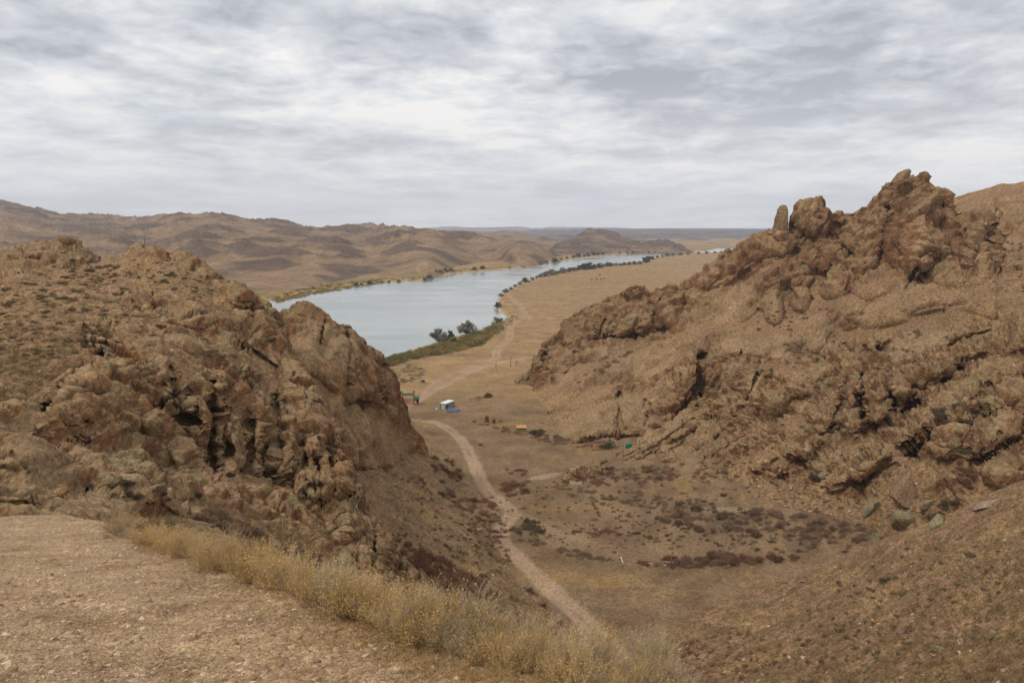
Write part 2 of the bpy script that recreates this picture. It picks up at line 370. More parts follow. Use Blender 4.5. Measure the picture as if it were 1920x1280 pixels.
def tmask(pl, w, soft=0.35):
    m = np.zeros(GX.shape); sel = (GY > pl[:, 1].min() - 12) & (GY < pl[:, 1].max() + 12) & (GX > pl[:, 0].min() - 12) & (GX < pl[:, 0].max() + 12)
    d = seg_dist(GX[sel], GY[sel], pl); Q = P[sel]; w_ = w * (1 + .25 * fbm(Q, 5, 2))
    m[sel] = 1 - sstep(w_ * (1 - soft), w_ * (1 + soft), d); return m, sel, d
m1, s1, d1 = tmask(TRK1, 1.9)
m2, s2, d2 = tmask(TRK2, 2.3); m3, s3, d3 = tmask(TRK3, 2.6); m4, _, _ = tmask(TRK4, 1.6, 0.6)
rut = np.ones(GX.shape); rut[s3] = np.where(d3 < 0.8, 0.35, 1); m3r = m3 * rut
rut1 = np.ones(GX.shape); rut1[s1] = 1 - 0.55 * (1 - sstep(.2, .6, d1)) * sstep(-.2, .3, fbm(P[s1], 14, 2, .5, 44.))
trk = np.maximum.reduce([m1 * rut1, m2, m3r]); P[..., 2] -= 0.18 * np.maximum.reduce([m1, m2, m3])
n1 = fbm(P, (14, 14, 1), 4); n2 = fbm(P, (60, 25, 1), 4, .55, 5.); n3 = fbm(P, (2.0, 2.0, 1), 3, .6, 9.); nf = fbm(P, (900, 45, 1), 5, .6, 3.)
plain = sstep(240, 330, GY)
C = np.broadcast_to(np.array([0.205, 0.148, 0.098], np.float32), P.shape).copy()
C = mixc(C, (0.155, 0.108, 0.066), sstep(-.1, .45, n1)); C = mixc(C, (0.26, 0.18, 0.085), sstep(0.1, .5, n2) * .8)
Cp = np.broadcast_to(np.array([0.285, 0.200, 0.115], np.float32), P.shape).copy()
Cp = mixc(Cp, (0.36, 0.265, 0.155), sstep(.0, .5, nf)); Cp = mixc(Cp, (0.21, 0.15, 0.092), sstep(.05, .5, fbm(P, (420, 26, 1), 5, .6, 8.)) * .75)
Cp = mixc(Cp, (0.36, 0.25, 0.125), sstep(0.1, .5, fbm(P, (34, 16, 1), 4, .6, 12.)) * (1 - sstep(420, 800, GY)))
C = lerp(C, Cp, plain[..., None])
left = (GX < np.interp(GY, [400, 700, 1100, 2200], [-400, -250, -60, 250])) & (GY > 430)
C = np.where(left[..., None], mixc(C, (0.30, 0.205, 0.12), np.full(GX.shape, .6)), C)
_gx, _gy, _ = proj(P); C = mixc(C, (0.135, 0.096, 0.066), ell(_gx, _gy, [(1430, 990, 240, 40, -3), (1180, 895, 120, 20, 4), (1350, 1052, 170, 14, 2), (960, 905, 40, 24, 0), (990, 1000, 40, 22, 0), (1100, 1000, 90, 12, -4), (1180, 940, 150, 16, -6)]) * sstep(-.2, .3, n1 + .8 * n3) * .75 * (1 - plain)); C *= (1 + 0.30 * n3)[..., None]
sh = sstep(16, 8, GD) * (GD > -10); C = mixc(C, (0.50, 0.43, 0.33), sh * (1 - sstep(3, 9, GD)) * .9)
lsg = left * sstep(6, 12, GD) * (1 - sstep(45, 80, GD + 22 * n2)) * np.interp(GX, [-420, -150, 0], [1, .5, .3]); C = mixc(C, (0.16, 0.15, 0.045), lsg * sstep(-.9, -.1, n2 + .3 * n1)); C = mixc(C, (0.42, 0.24, 0.04), lsg * sstep(-.1, .2, -n2 + .3 * n3) * (1 - sstep(24, 40, GD)))
C = mixc(C, (0.36, 0.27, 0.205), np.clip(trk, 0, 1) * .85); C = mixc(C, (0.31, 0.225, 0.165), m4 * .6)
C = mixc(C, (0.40, 0.34, 0.27), ell(*proj(P)[:2], [(1022, 893, 34, 5, 10), (1075, 903, 40, 4, 0), (1350, 955, 60, 5, 0)]) * .5)
M_ground = surf_mat('ground', .28, .35, .5, .4, .97, .25, .35, big=9)
fc = gridfaces(P.shape[0], P.shape[1])
core = np.maximum.reduce([m1, m2, m3]).ravel() > .45
ft = core[fc].sum(1) >= 3
Vf = P.reshape(-1, 3); Cf = np.clip(C * MINERAL, .01, .9).reshape(-1, 3)
def sub(name, mask):
    f_ = fc[mask]; u, inv = np.unique(f_, return_inverse=True); o = mesh_np(name, Vf[u], inv.reshape(f_.shape), M_ground, Cf[u]); o['kind'] = 'structure'; return o
sub('ground', ~ft); sub('path', ft)
CLOUD.append(Vf)

# ------------------------------------------------------------------ river
m = bpy.data.materials.new('water'); m.use_nodes = True; t = m.node_tree; bs = t.nodes['Principled BSDF']
bs.inputs['Base Color'].default_value = (0.29, 0.325, 0.31, 1); bs.inputs['Roughness'].default_value = 0.12; bs.inputs['IOR'].default_value = 1.33
g_ = t.nodes.new('ShaderNodeNewGeometry'); mp = t.nodes.new('ShaderNodeMapping'); t.links.new(g_.outputs['Position'], mp.inputs[0]); mp.inputs['Scale'].default_value = (0.25, 0.6, 1)
nz = t.nodes.new('ShaderNodeTexNoise'); t.links.new(mp.outputs[0], nz.inputs['Vector']); nz.inputs['Scale'].default_value = 1.0; nz.inputs['Detail'].default_value = 4
mp2 = t.nodes.new('ShaderNodeMapping'); t.links.new(g_.outputs['Position'], mp2.inputs[0]); mp2.inputs['Scale'].default_value = (0.006, 0.014, 1)
nz2 = t.nodes.new('ShaderNodeTexNoise'); t.links.new(mp2.outputs[0], nz2.inputs['Vector']); nz2.inputs['Scale'].default_value = 1.0; nz2.inputs['Detail'].default_value = 5; nz2.inputs['Distortion'].default_value = 1.0
mr_ = t.nodes.new('ShaderNodeMapRange'); t.links.new(nz2.outputs['Fac'], mr_.inputs[0]); mr_.inputs[1].default_value = .42; mr_.inputs[2].default_value = .62; mr_.inputs[3].default_value = .05; mr_.inputs[4].default_value = .30
bp = t.nodes.new('ShaderNodeBump'); t.links.new(nz.outputs['Fac'], bp.inputs['Height']); t.links.new(mr_.outputs[0], bp.inputs['Strength']); bp.inputs['Distance'].default_value = 0.35; t.links.new(bp.outputs[0], bs.inputs['Normal'])
rr = t.nodes.new('ShaderNodeMapRange'); t.links.new(nz2.outputs['Fac'], rr.inputs[0]); rr.inputs[1].default_value = .4; rr.inputs[2].default_value = .65; rr.inputs[3].default_value = .08; rr.inputs[4].default_value = .25; t.links.new(rr.outputs[0], bs.inputs['Roughness'])
wx = np.linspace(-1800, 3200, 40); wy = np.geomspace(330, 4200, 40); WX, WY = np.meshgrid(wx, wy)
o = mesh_np('river', np.stack([WX, WY, 0 * WX], -1).reshape(-1, 3), gridfaces(40, 40), m); o['kind'] = 'structure'

# ------------------------------------------------------------------ distant hills and plateaus
def hill_disp(sz, amp, fadef=None):
    def f(P, I):
        Q = warp(P * np.array([1, 1, 0]), sz * 1.2, sz * .35)
        r = ridged(Q, (sz, sz * .8, 1e6), 5, .5); d = (r - .68) * 2.2; small = ridged(Q, (sz * .3, sz * .3, 1e6), 5, .6, 4.) - .7
        k = fadef(P, I) if fadef else 1.0
        kn = pn(warp(P * np.array([1, 1, 0]), sz, sz * .2) / (sz * .45) + 9.); kn = np.clip(kn - .08, 0, 1) ** .8 * sstep(-.25, .25, fbm(P * np.array([1, 1, 0]), sz * 2.2, 2, .5, 3.))
        sink = np.where(I['rd'] < 12, (I['rd'] - 12) * .4, 0) if 'rd' in I else 0
        return amp * (d + .8 * small + 0.85 * kn * (1 + .8 * small)) * k + sink, (d * .5 + 2.3 * kn + .5 * small)
    return f
def hill_col(tan, dark, lo=.1, hi=.5, amt=.85, sz=60):
    def f(P, I):
        n = fbm(P, (sz, sz, 1e6), 5, .6); C = np.broadcast_to(np.array(tan, np.float32), P.shape).copy()
        C = mixc(C, np.array(tan) * 1.22, sstep(.0, .5, n)); C = mixc(C, np.array(tan) * .78, sstep(.0, .5, -n))
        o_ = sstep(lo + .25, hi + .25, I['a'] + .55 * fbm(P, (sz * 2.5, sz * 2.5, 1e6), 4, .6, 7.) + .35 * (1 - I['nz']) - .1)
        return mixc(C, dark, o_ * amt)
    return f
M_hill = surf_mat('hill', .3, 9, .9, 12, .97, big=90); M_far = surf_mat('far', .12, 60, .5, 60, .97, big=600)
fl = lambda x, y, k=1.0: (x, y, float(floorY(np.array([x]), np.array([y]))[0]) * k)
sheet('far_mountains', M_far, [(660, 429.5), (760, 430), (800, 428), (850, 427), (900, 428.5), (950, 426), (1000, 428), (1080, 428.5), (1200, 430)], [(660, 446), (1200, 446)],
      lambda x, y: 11500 - (y - 426) * 250, dx=2, rows=40, disp=hill_disp(1400, 40), vertical=True, back=(400, .05),
      colf=hill_col((0.26, 0.23, 0.22), (0.15, 0.15, 0.17), sz=900))
sheet('far_plateau', M_far, [(840, 446), (880, 440), (920, 436), (960, 433.5), (1000, 432.5), (1060, 431), (1150, 429), (1250, 428), (1350, 428), (1450, 429), (1620, 430)], [(840, 462), (1620, 464)],
      [(840, 446, 7000), (1000, 432, 9000), (1250, 428, 9500), (1600, 430, 9000), (840, 456, 4400), (1100, 456, 4300), (1400, 457, 4100), (1600, 457, 4200), (1100, 440, 6500), (1400, 440, 6500), (900, 463, 3400), (1200, 464, 3200), (1500, 465, 3200)],
      dx=1.6, rows=110, disp=hill_disp(420, 22, lambda P, I: sstep(428, 436, I['py'])), vertical=True, back=(1500, .0), colf=hill_col((0.145, 0.118, 0.11), (0.065, 0.055, 0.065), -.2, .3, .8, 260))
sheet('low_ridge', M_hill, [(720, 432), (800, 431), (850, 435), (900, 438), (940, 437), (980, 441), (1020, 447), (1060, 450), (1100, 456), (1140, 464)], [(720, 475), (1140, 475)],
      [(720, 432, 3700), (850, 435, 3600), (1000, 444, 3400), (1130, 462, 2900), fl(760, 468, 1.05), fl(900, 468, 1.05), fl(1040, 470, 1.05), fl(1130, 472, 1.1), (900, 452, 3000)],
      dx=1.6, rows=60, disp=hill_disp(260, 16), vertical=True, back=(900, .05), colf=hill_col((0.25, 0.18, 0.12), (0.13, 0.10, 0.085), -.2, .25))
sheet('cone_hill', M_hill, [(1020, 478), (1036, 466), (1045, 459), (1060, 454), (1075, 449), (1086, 443), (1094, 435), (1104, 431.5), (1118, 433), (1134, 430.5), (1146, 434), (1158, 440), (1172, 446), (1190, 452), (1206, 457), (1222, 453), (1236, 452.5), (1250, 457), (1264, 459), (1276, 465), (1292, 471), (1300, 474)], [(1020, 486), (1300, 480)],
      [fl(1022, 476), fl(1100, 474), fl(1200, 472.5), fl(1290, 471.5), (1120, 431, 2900), (1060, 452, 2500), (1190, 452, 2600), (1236, 453, 2550), (1120, 455, 2450), fl(1060, 482, 1.05), fl(1180, 480, 1.1), fl(1290, 479, 1.1)],
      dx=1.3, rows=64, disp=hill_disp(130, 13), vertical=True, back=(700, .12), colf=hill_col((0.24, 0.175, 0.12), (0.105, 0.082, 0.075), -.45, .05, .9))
def hk(P, I):
    d = seg_dist(P[..., 0], P[..., 1], RIVc); d = np.where(inside(P[..., 0], P[..., 1], RIV), -d, d); I['rd'] = d
    return sstep(25, 520, d) * np.interp(P[..., 1], [600, 1500, 2500], [.75, 1.0, 1.25])
HT = [(-330, 350), (-90, 372), (-40, 379), (0, 381), (25, 383), (60, 393), (90, 399), (120, 404), (170, 405), (210, 407), (255, 411), (290, 412), (310, 408), (345, 405), (400, 406), (430, 411), (450, 415), (470, 417), (500, 420), (530, 425), (560, 427), (600, 431), (640, 426), (690, 424), (720, 427), (750, 431), (765, 429), (790, 436), (820, 440), (850, 442), (900, 448), (930, 452), (975, 457), (1000, 459), (1020, 465), (1036, 473), (1048, 482)]
sheet('left_hills', M_hill, HT, [(-330, 860), (-90, 800), (0, 740), (300, 640), (500, 580), (700, 540), (850, 516), (1048, 492)],
      [(-330, 350, 2700), (-330, 700, 560), (-90, 375, 2700), (0, 382, 2600), (100, 401, 2900), (200, 407, 3500), (345, 406, 2500), (450, 415, 2400), (600, 431, 2800), (690, 424, 3000), (760, 431, 2300), (850, 442, 2100), (950, 455, 1800), (1030, 472, 1780),
       (0, 460, 1450), (200, 450, 1750), (400, 450, 1650), (400, 500, 1120), (600, 478, 1350), (200, 500, 1080), (800, 462, 1600), (800, 492, 1180), (960, 474, 1480), (0, 540, 850), (250, 560, 800),
       fl(500, 548), fl(620, 530), fl(720, 518), fl(785, 513), (785, 492, 1200), fl(850, 501), fl(950, 491), fl(1040, 481), fl(300, 595), fl(0, 660), fl(0, 740, 1.06), fl(300, 640, 1.08), fl(600, 560, 1.08), fl(850, 516, 1.06), fl(1040, 492, 1.06)],
      dx=1.8, dy=1.3, disp=hill_disp(240, 21, hk), vertical=True, back=(1200, .06), jag=1.2,
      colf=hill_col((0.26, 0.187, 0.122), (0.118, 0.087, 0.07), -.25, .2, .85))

# ------------------------------------------------------------------ rock of the near hills
def rock_disp(blk, amp, seed=0.0, pits=.0, fl_=None, rot=None, mid=.35, fine=.12, soil_rough=.12, ang=.9, bed=.5, bedn=(.35, -.1, .93)):
    R = np.eye(3) if rot is None else rot
    def f(P, I):
        Q = warp(P, blk[2] * 1.2, blk[0] * .30, seed); Qr = Q @ R.T
        lo = fbm(P, max(blk) * 2.2, 3, .5, seed) * amp * .9
        m_ = sstep(-.45, .12, fbm(P, max(blk) * 1.8, 2, .5, seed + 16.))       # where the rock is rounded and where it is jointed
        b1 = blocks(Qr, np.array(blk) * 1.15, amp, seed, .7); t1, e1 = stepped(Qr, np.array(blk) * .95, .13, seed, .8); t2, e2 = stepped(Qr, np.array(blk) * .38, .15, seed + 3, .7)
        b2 = blocks(Qr, np.array(blk) * .42, amp * mid, seed + 3, .6); b3 = blocks(Qr, np.array(blk) * .16, amp * mid * .12, seed + 8, .5)
        rnd = lerp(b1 * .9, b1 * .45 + amp * 1.5 * t1, m_ * ang) + lerp(b2 * .7, amp * mid * 1.5 * t2, sstep(.2, .8, m_) * ang)
        st = amp * bed * strata(warp(P, blk[0] * 2, blk[0] * .25, seed + 4), bedn, blk[0] * .42, seed) if bed else 0
        t3, _e = stepped(Qr, np.array(blk) * .13, .2, seed + 5, .8)
        fn = ridged(Q, np.array(blk) * .3, 4, .55, seed) - .7
        pt = 0
        if pits: pt = -pits * sstep(.32, .55, pn(Qr / (blk[0] * .22) + seed)) * sstep(-.1, .4, pn(P / (blk[0] * 1.5) + seed + 5))
        rk = lo + rnd + st + b3 + amp * mid * .35 * t3 * m_ + fine * amp * fn * 2.0 + pt
        if 'pale' in I:
            kp = 1 - .42 * I['pale']; rk = lo * .8 + (rk - lo) * kp
        b2 = rnd
        s_ = I['soil']; sm = fbm(P, blk[0] * .8, 5, .55, seed + 2.) * soil_rough * amp * 1.3 + lo * .4
        return rk * (1 - .82 * s_) + sm * s_, rnd
    return f
def rock_col(tan=TAN, red=RED, lich=.5, org=.3, pale=.3, soil=SOIL, u=1.0, seed=0.0, varn=.35, auto=.35):
    def f(P, I):
        C = np.broadcast_to(np.array(tan, np.float32), P.shape).copy()
        nA = fbm(P, 9 * u, 4, .55, seed); nB = fbm(P, 2.6 * u, 5, .6, seed + 4); nC = fbm(P, (1.2 * u, 1.2 * u, 4 * u), 4, .6, seed + 9)
        C = mixc(C, red, sstep(-.1, .35, nA + .5 * nB) * .72)
        C = mixc(C, PALE, sstep(.15, .5, nB - nA * .4) * pale)
        C = mixc(C, LICH, sstep(.0, .35, fbm(P, 5 * u, 5, .65, seed + 13) + .35 * (I['nz'] - .5)) * lich)
        C = mixc(C, VARN, sstep(.08, .42, nC + .3 * nA) * varn * 1.7)
        C = mixc(C, PALE, sstep(.45, .85, I['nz']) * sstep(-.2, .3, nB) * pale)          # upward faces turn paler, steep faces darker and redder, both broken by noise
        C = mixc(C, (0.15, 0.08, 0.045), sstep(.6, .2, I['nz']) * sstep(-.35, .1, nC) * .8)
        if 'pale' in I: C = mixc(C, (0.32, 0.24, 0.155), I['pale'] * sstep(-.45, .1, nA + .4 * nB) * .75)
        og = sstep(.14, .34, fbm(P, 3.2 * u, 5, .62, seed + 21) + .25 * fbm(P, .5 * u, 2, .5, seed)) * org
        C = mixc(C, ORG, og * (1 - .5 * I['nz']))
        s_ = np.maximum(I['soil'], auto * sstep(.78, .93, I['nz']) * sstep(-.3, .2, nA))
        sc = np.broadcast_to(np.array(soil, np.float32), P.shape); g = fbm(P, .6 * u, 3, .6, seed + 30)
        sc = mixc(sc, PINK, sstep(-.1, .4, nB)); sc = mixc(sc, STRAW, sstep(.0, .4, nA + .3 * g) * .6); sc = sc * (1 + .35 * g)[..., None]
        C = lerp(C, sc, np.clip(s_, 0, 1)[..., None])
        return C * (1 + .22 * fbm(P, .35 * u, 3, .6, seed + 40))[..., None]
    return f
def rotm(ax, ang):
    a = Vector(ax).normalized(); from mathutils import Matrix
    return np.array(Matrix.Rotation(math.radians(ang), 3, a))
M_rockL = surf_mat('rock', .38, .45, .9, .55, .95, .08, .22, big=6); M_rockR = surf_mat('rock_far', .38, .8, .95, 1.2, .95, .07, .5, big=11)
M_scree = surf_mat('scree', .3, .3, .6, .3, .96, .32, .22, big=5); M_near = surf_mat('gravel_ground', .25, .05, .5, .06, .96, .32, .035, big=1.1)

# far right shoulder
_, PH, IH = sheet('right_shoulder', M_rockR, [(1690, 430), (1740, 395), (1770, 373), (1820, 361), (1870, 349), (1920, 339), (2000, 322), (2060, 312)], [(1690, 560), (2060, 620)],
      [(1770, 373, 360), (1920, 339, 350), (2050, 315, 340), (1700, 430, 330), (1800, 420, 320), (1920, 430, 285), (1900, 500, 255), (2050, 450, 270), (1920, 600, 215), (1700, 560, 260), (2050, 600, 205)],
      soil=[(1800, 385, 90, 30, 14), (1950, 350, 90, 30, 14), (1900, 530, 60, 70, 0), (1960, 480, 60, 60, 0)], dm=[(1880, 400, 45, 40, 20, 6), (1840, 390, 20, 25, 20, 4)], ck=[([(1868, 375), (1872, 415)], 3, 3)],
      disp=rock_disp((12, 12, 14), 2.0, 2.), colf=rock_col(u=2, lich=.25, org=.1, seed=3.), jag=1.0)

RT = [(880, 752), (930, 737), (960, 727), (978, 712), (988, 704), (996, 690), (1002, 668), (1012, 652), (1030, 640), (1045, 624), (1058, 604), (1075, 592), (1100, 578), (1130, 566), (1150, 553), (1163, 545), (1180, 538), (1196, 535), (1206, 541), (1220, 549), (1240, 540), (1258, 536), (1270, 545), (1285, 534), (1300, 522), (1318, 508), (1335, 492), (1350, 482), (1362, 474), (1376, 470), (1384, 474), (1392, 462), (1402, 452), (1415, 446), (1430, 443), (1446, 441), (1478, 432), (1482, 418), (1488, 402), (1498, 388), (1510, 377), (1525, 371), (1540, 371), (1549, 380), (1555, 392), (1562, 394), (1568, 389), (1580, 390), (1592, 396), (1604, 398), (1622, 384), (1640, 369), (1655, 358), (1668, 352), (1676, 347), (1695, 342), (1712, 335), (1725, 334), (1735, 335), (1742, 343), (1750, 352), (1758, 360), (1764, 364), (1772, 380), (1780, 386), (1795, 393), (1815, 398), (1832, 396), (1845, 402), (1858, 416), (1866, 432), (1872, 470), (1880, 492), (1900, 505), (1930, 520), (2060, 560)]
RCT = [fl(900, 745), fl(960, 727, 1.01), (1002, 668, 325), (1045, 625, 340), (1100, 578, 330), (1196, 536, 318), (1268, 545, 302), (1350, 482, 300), (1446, 441, 290), (1530, 372, 280), (1600, 398, 275), (1700, 338, 258), (1765, 375, 250), (1845, 402, 235), (1878, 490, 222), (1930, 520, 212), (2060, 560, 190),
       (1640, 500, 248), (1700, 480, 243), (1830, 490, 226), (1550, 560, 254), (1450, 500, 276), (1400, 560, 280), (1300, 570, 292), (1190, 622, 305), (1100, 636, 318), (1240, 626, 290), fl(1000, 722), (1060, 700, 296), (1150, 690, 280), (1400, 622, 254), (1350, 645, 244), (1280, 680, 250), (1290, 730, 232), fl(1030, 790, 1.0), (1150, 770, 236), fl(1090, 836), fl(1200, 840, 1.02),
       (1330, 745, 228), (1500, 625, 245), (1600, 600, 236), (1700, 560, 224), (1800, 565, 210), (1920, 575, 194), (1600, 690, 220), (1750, 650, 200), (1920, 640, 183), (1450, 710, 216), fl(960, 770, 1.08), fl(1040, 860, 1.1), fl(1250, 880, 1.12), (1500, 800, 210), (1900, 760, 175)]
_, PR, IR = sheet('right_ridge', M_rockR, RT, [(880, 800), (1000, 860), (1060, 880), (1300, 900), (1500, 850), (1700, 760), (2060, 740)], RCT, jag=2.2, dmk=1.3, pale=[(1130, 780, 120, 34, 22), (1260, 820, 90, 22, 34), (1100, 700, 110, 16, 29), (1420, 640, 80, 26, 5), (1500, 640, 70, 40, 20), (1620, 590, 70, 40, 10), (1740, 555, 110, 34, 5), (1380, 570, 60, 40, 30), (1230, 680, 60, 30, 25), (1450, 570, 30, 30, 0), (1900, 590, 80, 24, -10)],
      dm=[(1716, 430, 56, 92, -8, 8), (1640, 440, 36, 90, -28, 5), (1610, 430, 40, 60, -35, 3), (1527, 412, 44, 42, 0, 6), (1572, 408, 24, 20, 0, 4), (1832, 462, 40, 66, 0, 7), (1800, 420, 30, 30, 0, 3),
          (1760, 430, 30, 60, 20, 4), (1430, 470, 55, 26, 10, 4), (1380, 500, 40, 24, 40, 4), (1430, 545, 50, 36, 30, 5), (1390, 575, 42, 30, 35, 4), (1490, 520, 36, 30, 0, 4), (1450, 575, 20, 34, 0, 5), (1330, 520, 34, 24, 40, 4), (1495, 555, 22, 34, 15, 4), (1575, 520, 30, 50, -40, 5),
          (1480, 448, 36, 24, 0, 3), (1540, 470, 50, 34, 30, 3), (1130, 606, 60, 34, 22, 7), (1185, 596, 60, 34, 12, 8), (1245, 578, 34, 40, 0, 6), (1080, 625, 34, 28, 30, 6), (1100, 660, 80, 24, 18, 3), (1042, 690, 44, 22, 32, 4), (1016, 680, 13, 36, 20, 5),
          (1180, 540, 26, 20, 0, 3), (1250, 545, 22, 20, 0, 3), (1160, 715, 55, 26, 30, 4), (1225, 690, 50, 30, 25, 4), (1290, 700, 26, 52, -8, 6), (1340, 692, 24, 50, -10, 5), (1235, 745, 45, 50, 20, 4), (1170, 770, 50, 40, 25, 4), (1120, 800, 60, 26, 20, 3), (1205, 785, 34, 34, 20, 3),
          (1400, 650, 70, 26, 5, 4), (1530, 625, 40, 34, 20, 4), (1590, 585, 40, 34, 0, 4), (1480, 640, 50, 36, 30, 3), (1660, 585, 60, 30, 20, 3), (1720, 560, 80, 34, 5, 4), (1800, 525, 60, 18, 0, 4), (1840, 560, 90, 30, -8, 3), (1900, 590, 70, 22, -10, 3), (1660, 530, 60, 28, 30, 3), (1560, 655, 24, 18, 0, 3)],
      ck=[([(1668, 388), (1664, 415), (1656, 455), (1647, 490), (1640, 508)], 4.5, 12), ([(1676, 350), (1668, 370), (1668, 392)], 2.5, 4), ([(1862, 430), (1866, 470), (1872, 500)], 3, 4), ([(1095, 640), (1150, 633), (1205, 629), (1252, 616)], 3, 5), ([(1315, 662), (1313, 700), (1316, 742)], 4, 7),
          ([(1020, 660), (1017, 690)], 2.5, 5), ([(1078, 660), (1077, 690)], 2, 3), ([(1160, 735), (1162, 800)], 2.2, 3), ([(1210, 750), (1216, 775), (1208, 800)], 2.2, 3), ([(1092, 829), (1130, 822), (1160, 824), (1196, 822)], 6, 5), ([(1275, 700), (1285, 765)], 2, 3),
          ([(1135, 600), (1120, 638)], 2.5, 3), ([(1240, 560), (1225, 600)], 2.5, 3), ([(1270, 545), (1256, 560)], 3, 3), ([(1560, 440), (1590, 470), (1600, 500)], 2.5, 3), ([(1720, 500), (1700, 540)], 2.5, 3), ([(1600, 640), (1560, 650)], 2, 2)],
      soil=[(1470, 600, 90, 30, 20), (1560, 560, 60, 22, -10), (1620, 555, 60, 20, 30), (1640, 620, 90, 30, 20), (1790, 545, 110, 16, 5), (1400, 600, 40, 20, 0), (1130, 690, 110, 12, 29), (1010, 755, 90, 20, 25), (1900, 545, 90, 40, -20), (1300, 625, 60, 14, 20), (1770, 600, 150, 26, 8), (1500, 680, 60, 20, 20), (1100, 745, 60, 16, 28)],
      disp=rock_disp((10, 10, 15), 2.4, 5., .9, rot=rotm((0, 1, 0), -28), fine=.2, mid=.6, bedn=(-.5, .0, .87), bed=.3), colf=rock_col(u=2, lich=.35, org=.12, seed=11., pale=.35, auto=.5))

# nearer outcrop on the right with its talus
OT = [(1010, 925), (1060, 900), (1100, 880), (1130, 866), (1160, 850), (1185, 836), (1240, 800), (1290, 770), (1325, 748), (1338, 736), (1346, 706), (1356, 676), (1370, 660), (1388, 652), (1410, 658), (1440, 668), (1460, 676), (1480, 670), (1510, 674), (1545, 664), (1575, 648), (1600, 640), (1650, 632), (1680, 626), (1720, 616), (1780, 612), (1830, 600), (1880, 590), (1920, 582), (2060, 560)]
_, PO, IO = sheet('right_outcrop', M_rockR, OT, [(1010, 960), (1300, 985), (1500, 1040), (1650, 1070), (1800, 1060), (2060, 1000)],
      [fl(1020, 915), fl(1130, 868, 1.0), (1240, 800, 205), (1335, 740, 203), (1372, 660, 200), (1470, 676, 192), (1600, 640, 186), (1750, 614, 176), (1920, 582, 165), (2060, 560, 155), (1400, 780, 178), (1550, 750, 166), (1700, 700, 156), (1900, 680, 142), (1300, 840, 188), (1400, 870, 166), (1550, 850, 146), (1700, 830, 133), (1900, 800, 118),
       fl(1100, 900), fl(1300, 905), fl(1420, 930), fl(1540, 965), fl(1660, 1005), (1800, 950, 108), (1920, 900, 102), (2050, 850, 100), fl(1100, 950, 1.06), fl(1300, 975, 1.06), fl(1500, 1030, 1.06), fl(1650, 1065, 1.04), (1800, 1040, 103), (2050, 990, 95)], jag=1.5,
      dmk=1.25, pale=[(1230, 830, 120, 26, 34), (1320, 830, 70, 40, 30), (1390, 720, 40, 50, 15), (1500, 690, 60, 14, 5), (1750, 630, 180, 14, 8), (1450, 850, 60, 20, 28), (1700, 650, 60, 14, 10), (1850, 700, 70, 14, 28)],
      dm=[(1400, 705, 46, 46, 15, 4), (1360, 760, 22, 60, -20, 3), (1640, 735, 44, 26, 8, 4), (1592, 745, 18, 30, 0, 4), (1640, 772, 42, 22, 20, 4), (1690, 720, 24, 34, 10, 4), (1750, 690, 62, 30, 32, 5), (1600, 790, 30, 38, 10, 4), (1545, 790, 32, 28, 15, 4), (1500, 830, 44, 36, 30, 4), (1460, 880, 20, 18, 10, 3), (1430, 866, 30, 14, 30, 3),
          (1700, 815, 36, 20, 32, 3), (1610, 880, 76, 22, 32, 4), (1640, 640, 40, 14, 20, 3), (1800, 760, 60, 34, 25, 4), (1880, 740, 60, 26, 30, 4), (1860, 830, 70, 22, 28, 4), (1780, 830, 40, 26, 10, 4), (1900, 880, 60, 22, 25, 4), (1820, 650, 90, 24, 15, 3), (1900, 640, 60, 24, 20, 3), (1450, 740, 40, 30, 20, 3), (1500, 720, 40, 26, 20, 3), (1280, 800, 60, 16, 33, 3), (1340, 800, 60, 20, 40, 3), (1200, 850, 60, 10, 32, 2)],
      ck=[([(1600, 742), (1640, 735), (1680, 726)], 2.4, 4), ([(1616, 700), (1617, 780)], 2.6, 4), ([(1560, 800), (1576, 760), (1592, 730)], 2.5, 3), ([(1676, 735), (1680, 765)], 2.4, 4), ([(1690, 766), (1760, 730), (1800, 690)], 3, 4), ([(1540, 915), (1610, 905), (1680, 868)], 2.5, 1.2), ([(1820, 755), (1880, 720), (1920, 705)], 3, 4), ([(1840, 790), (1920, 745)], 3, 3), ([(1700, 850), (1780, 800)], 2.5, 3), ([(1830, 862), (1920, 815)], 2.5, 3), ([(1150, 878), (1230, 835), (1300, 785)], 2.6, 1.3), ([(1190, 885), (1270, 838), (1345, 770)], 2.6, 1.3), ([(1230, 890), (1310, 845), (1370, 800)], 2.6, 1.3), ([(1270, 893), (1345, 850), (1400, 815)], 2.4, 1.1), ([(1130, 880), (1200, 842)], 2, 2), ([(1420, 700), (1400, 760), (1380, 800)], 2.2, 2), ([(1780, 640), (1860, 620)], 2.5, 3)],
      soil=[(1200, 920, 200, 26, 0), (1400, 920, 120, 34, -10), (1560, 960, 150, 40, -20), (1420, 860, 60, 16, 20), (1560, 910, 50, 26, 20), (1760, 760, 50, 16, 35), (1700, 900, 90, 34, 10), (1760, 880, 60, 26, 0), (1590, 840, 60, 14, 28), (1400, 820, 60, 12, 30), (1480, 790, 30, 12, 20), (1450, 690, 50, 10, -5), (1700, 960, 100, 50, 0), (1660, 870, 50, 14, 30)],
      disp=rock_disp((7.5, 6.5, 3.8), 1.7, 9., .9, rot=rotm((0, 1, 0), -28), fine=.16, mid=.6, bedn=(-.46, -.1, .88), bed=.9), colf=rock_col(u=1.3, lich=.5, org=.12, seed=17., pale=.4, varn=.45, auto=.6))

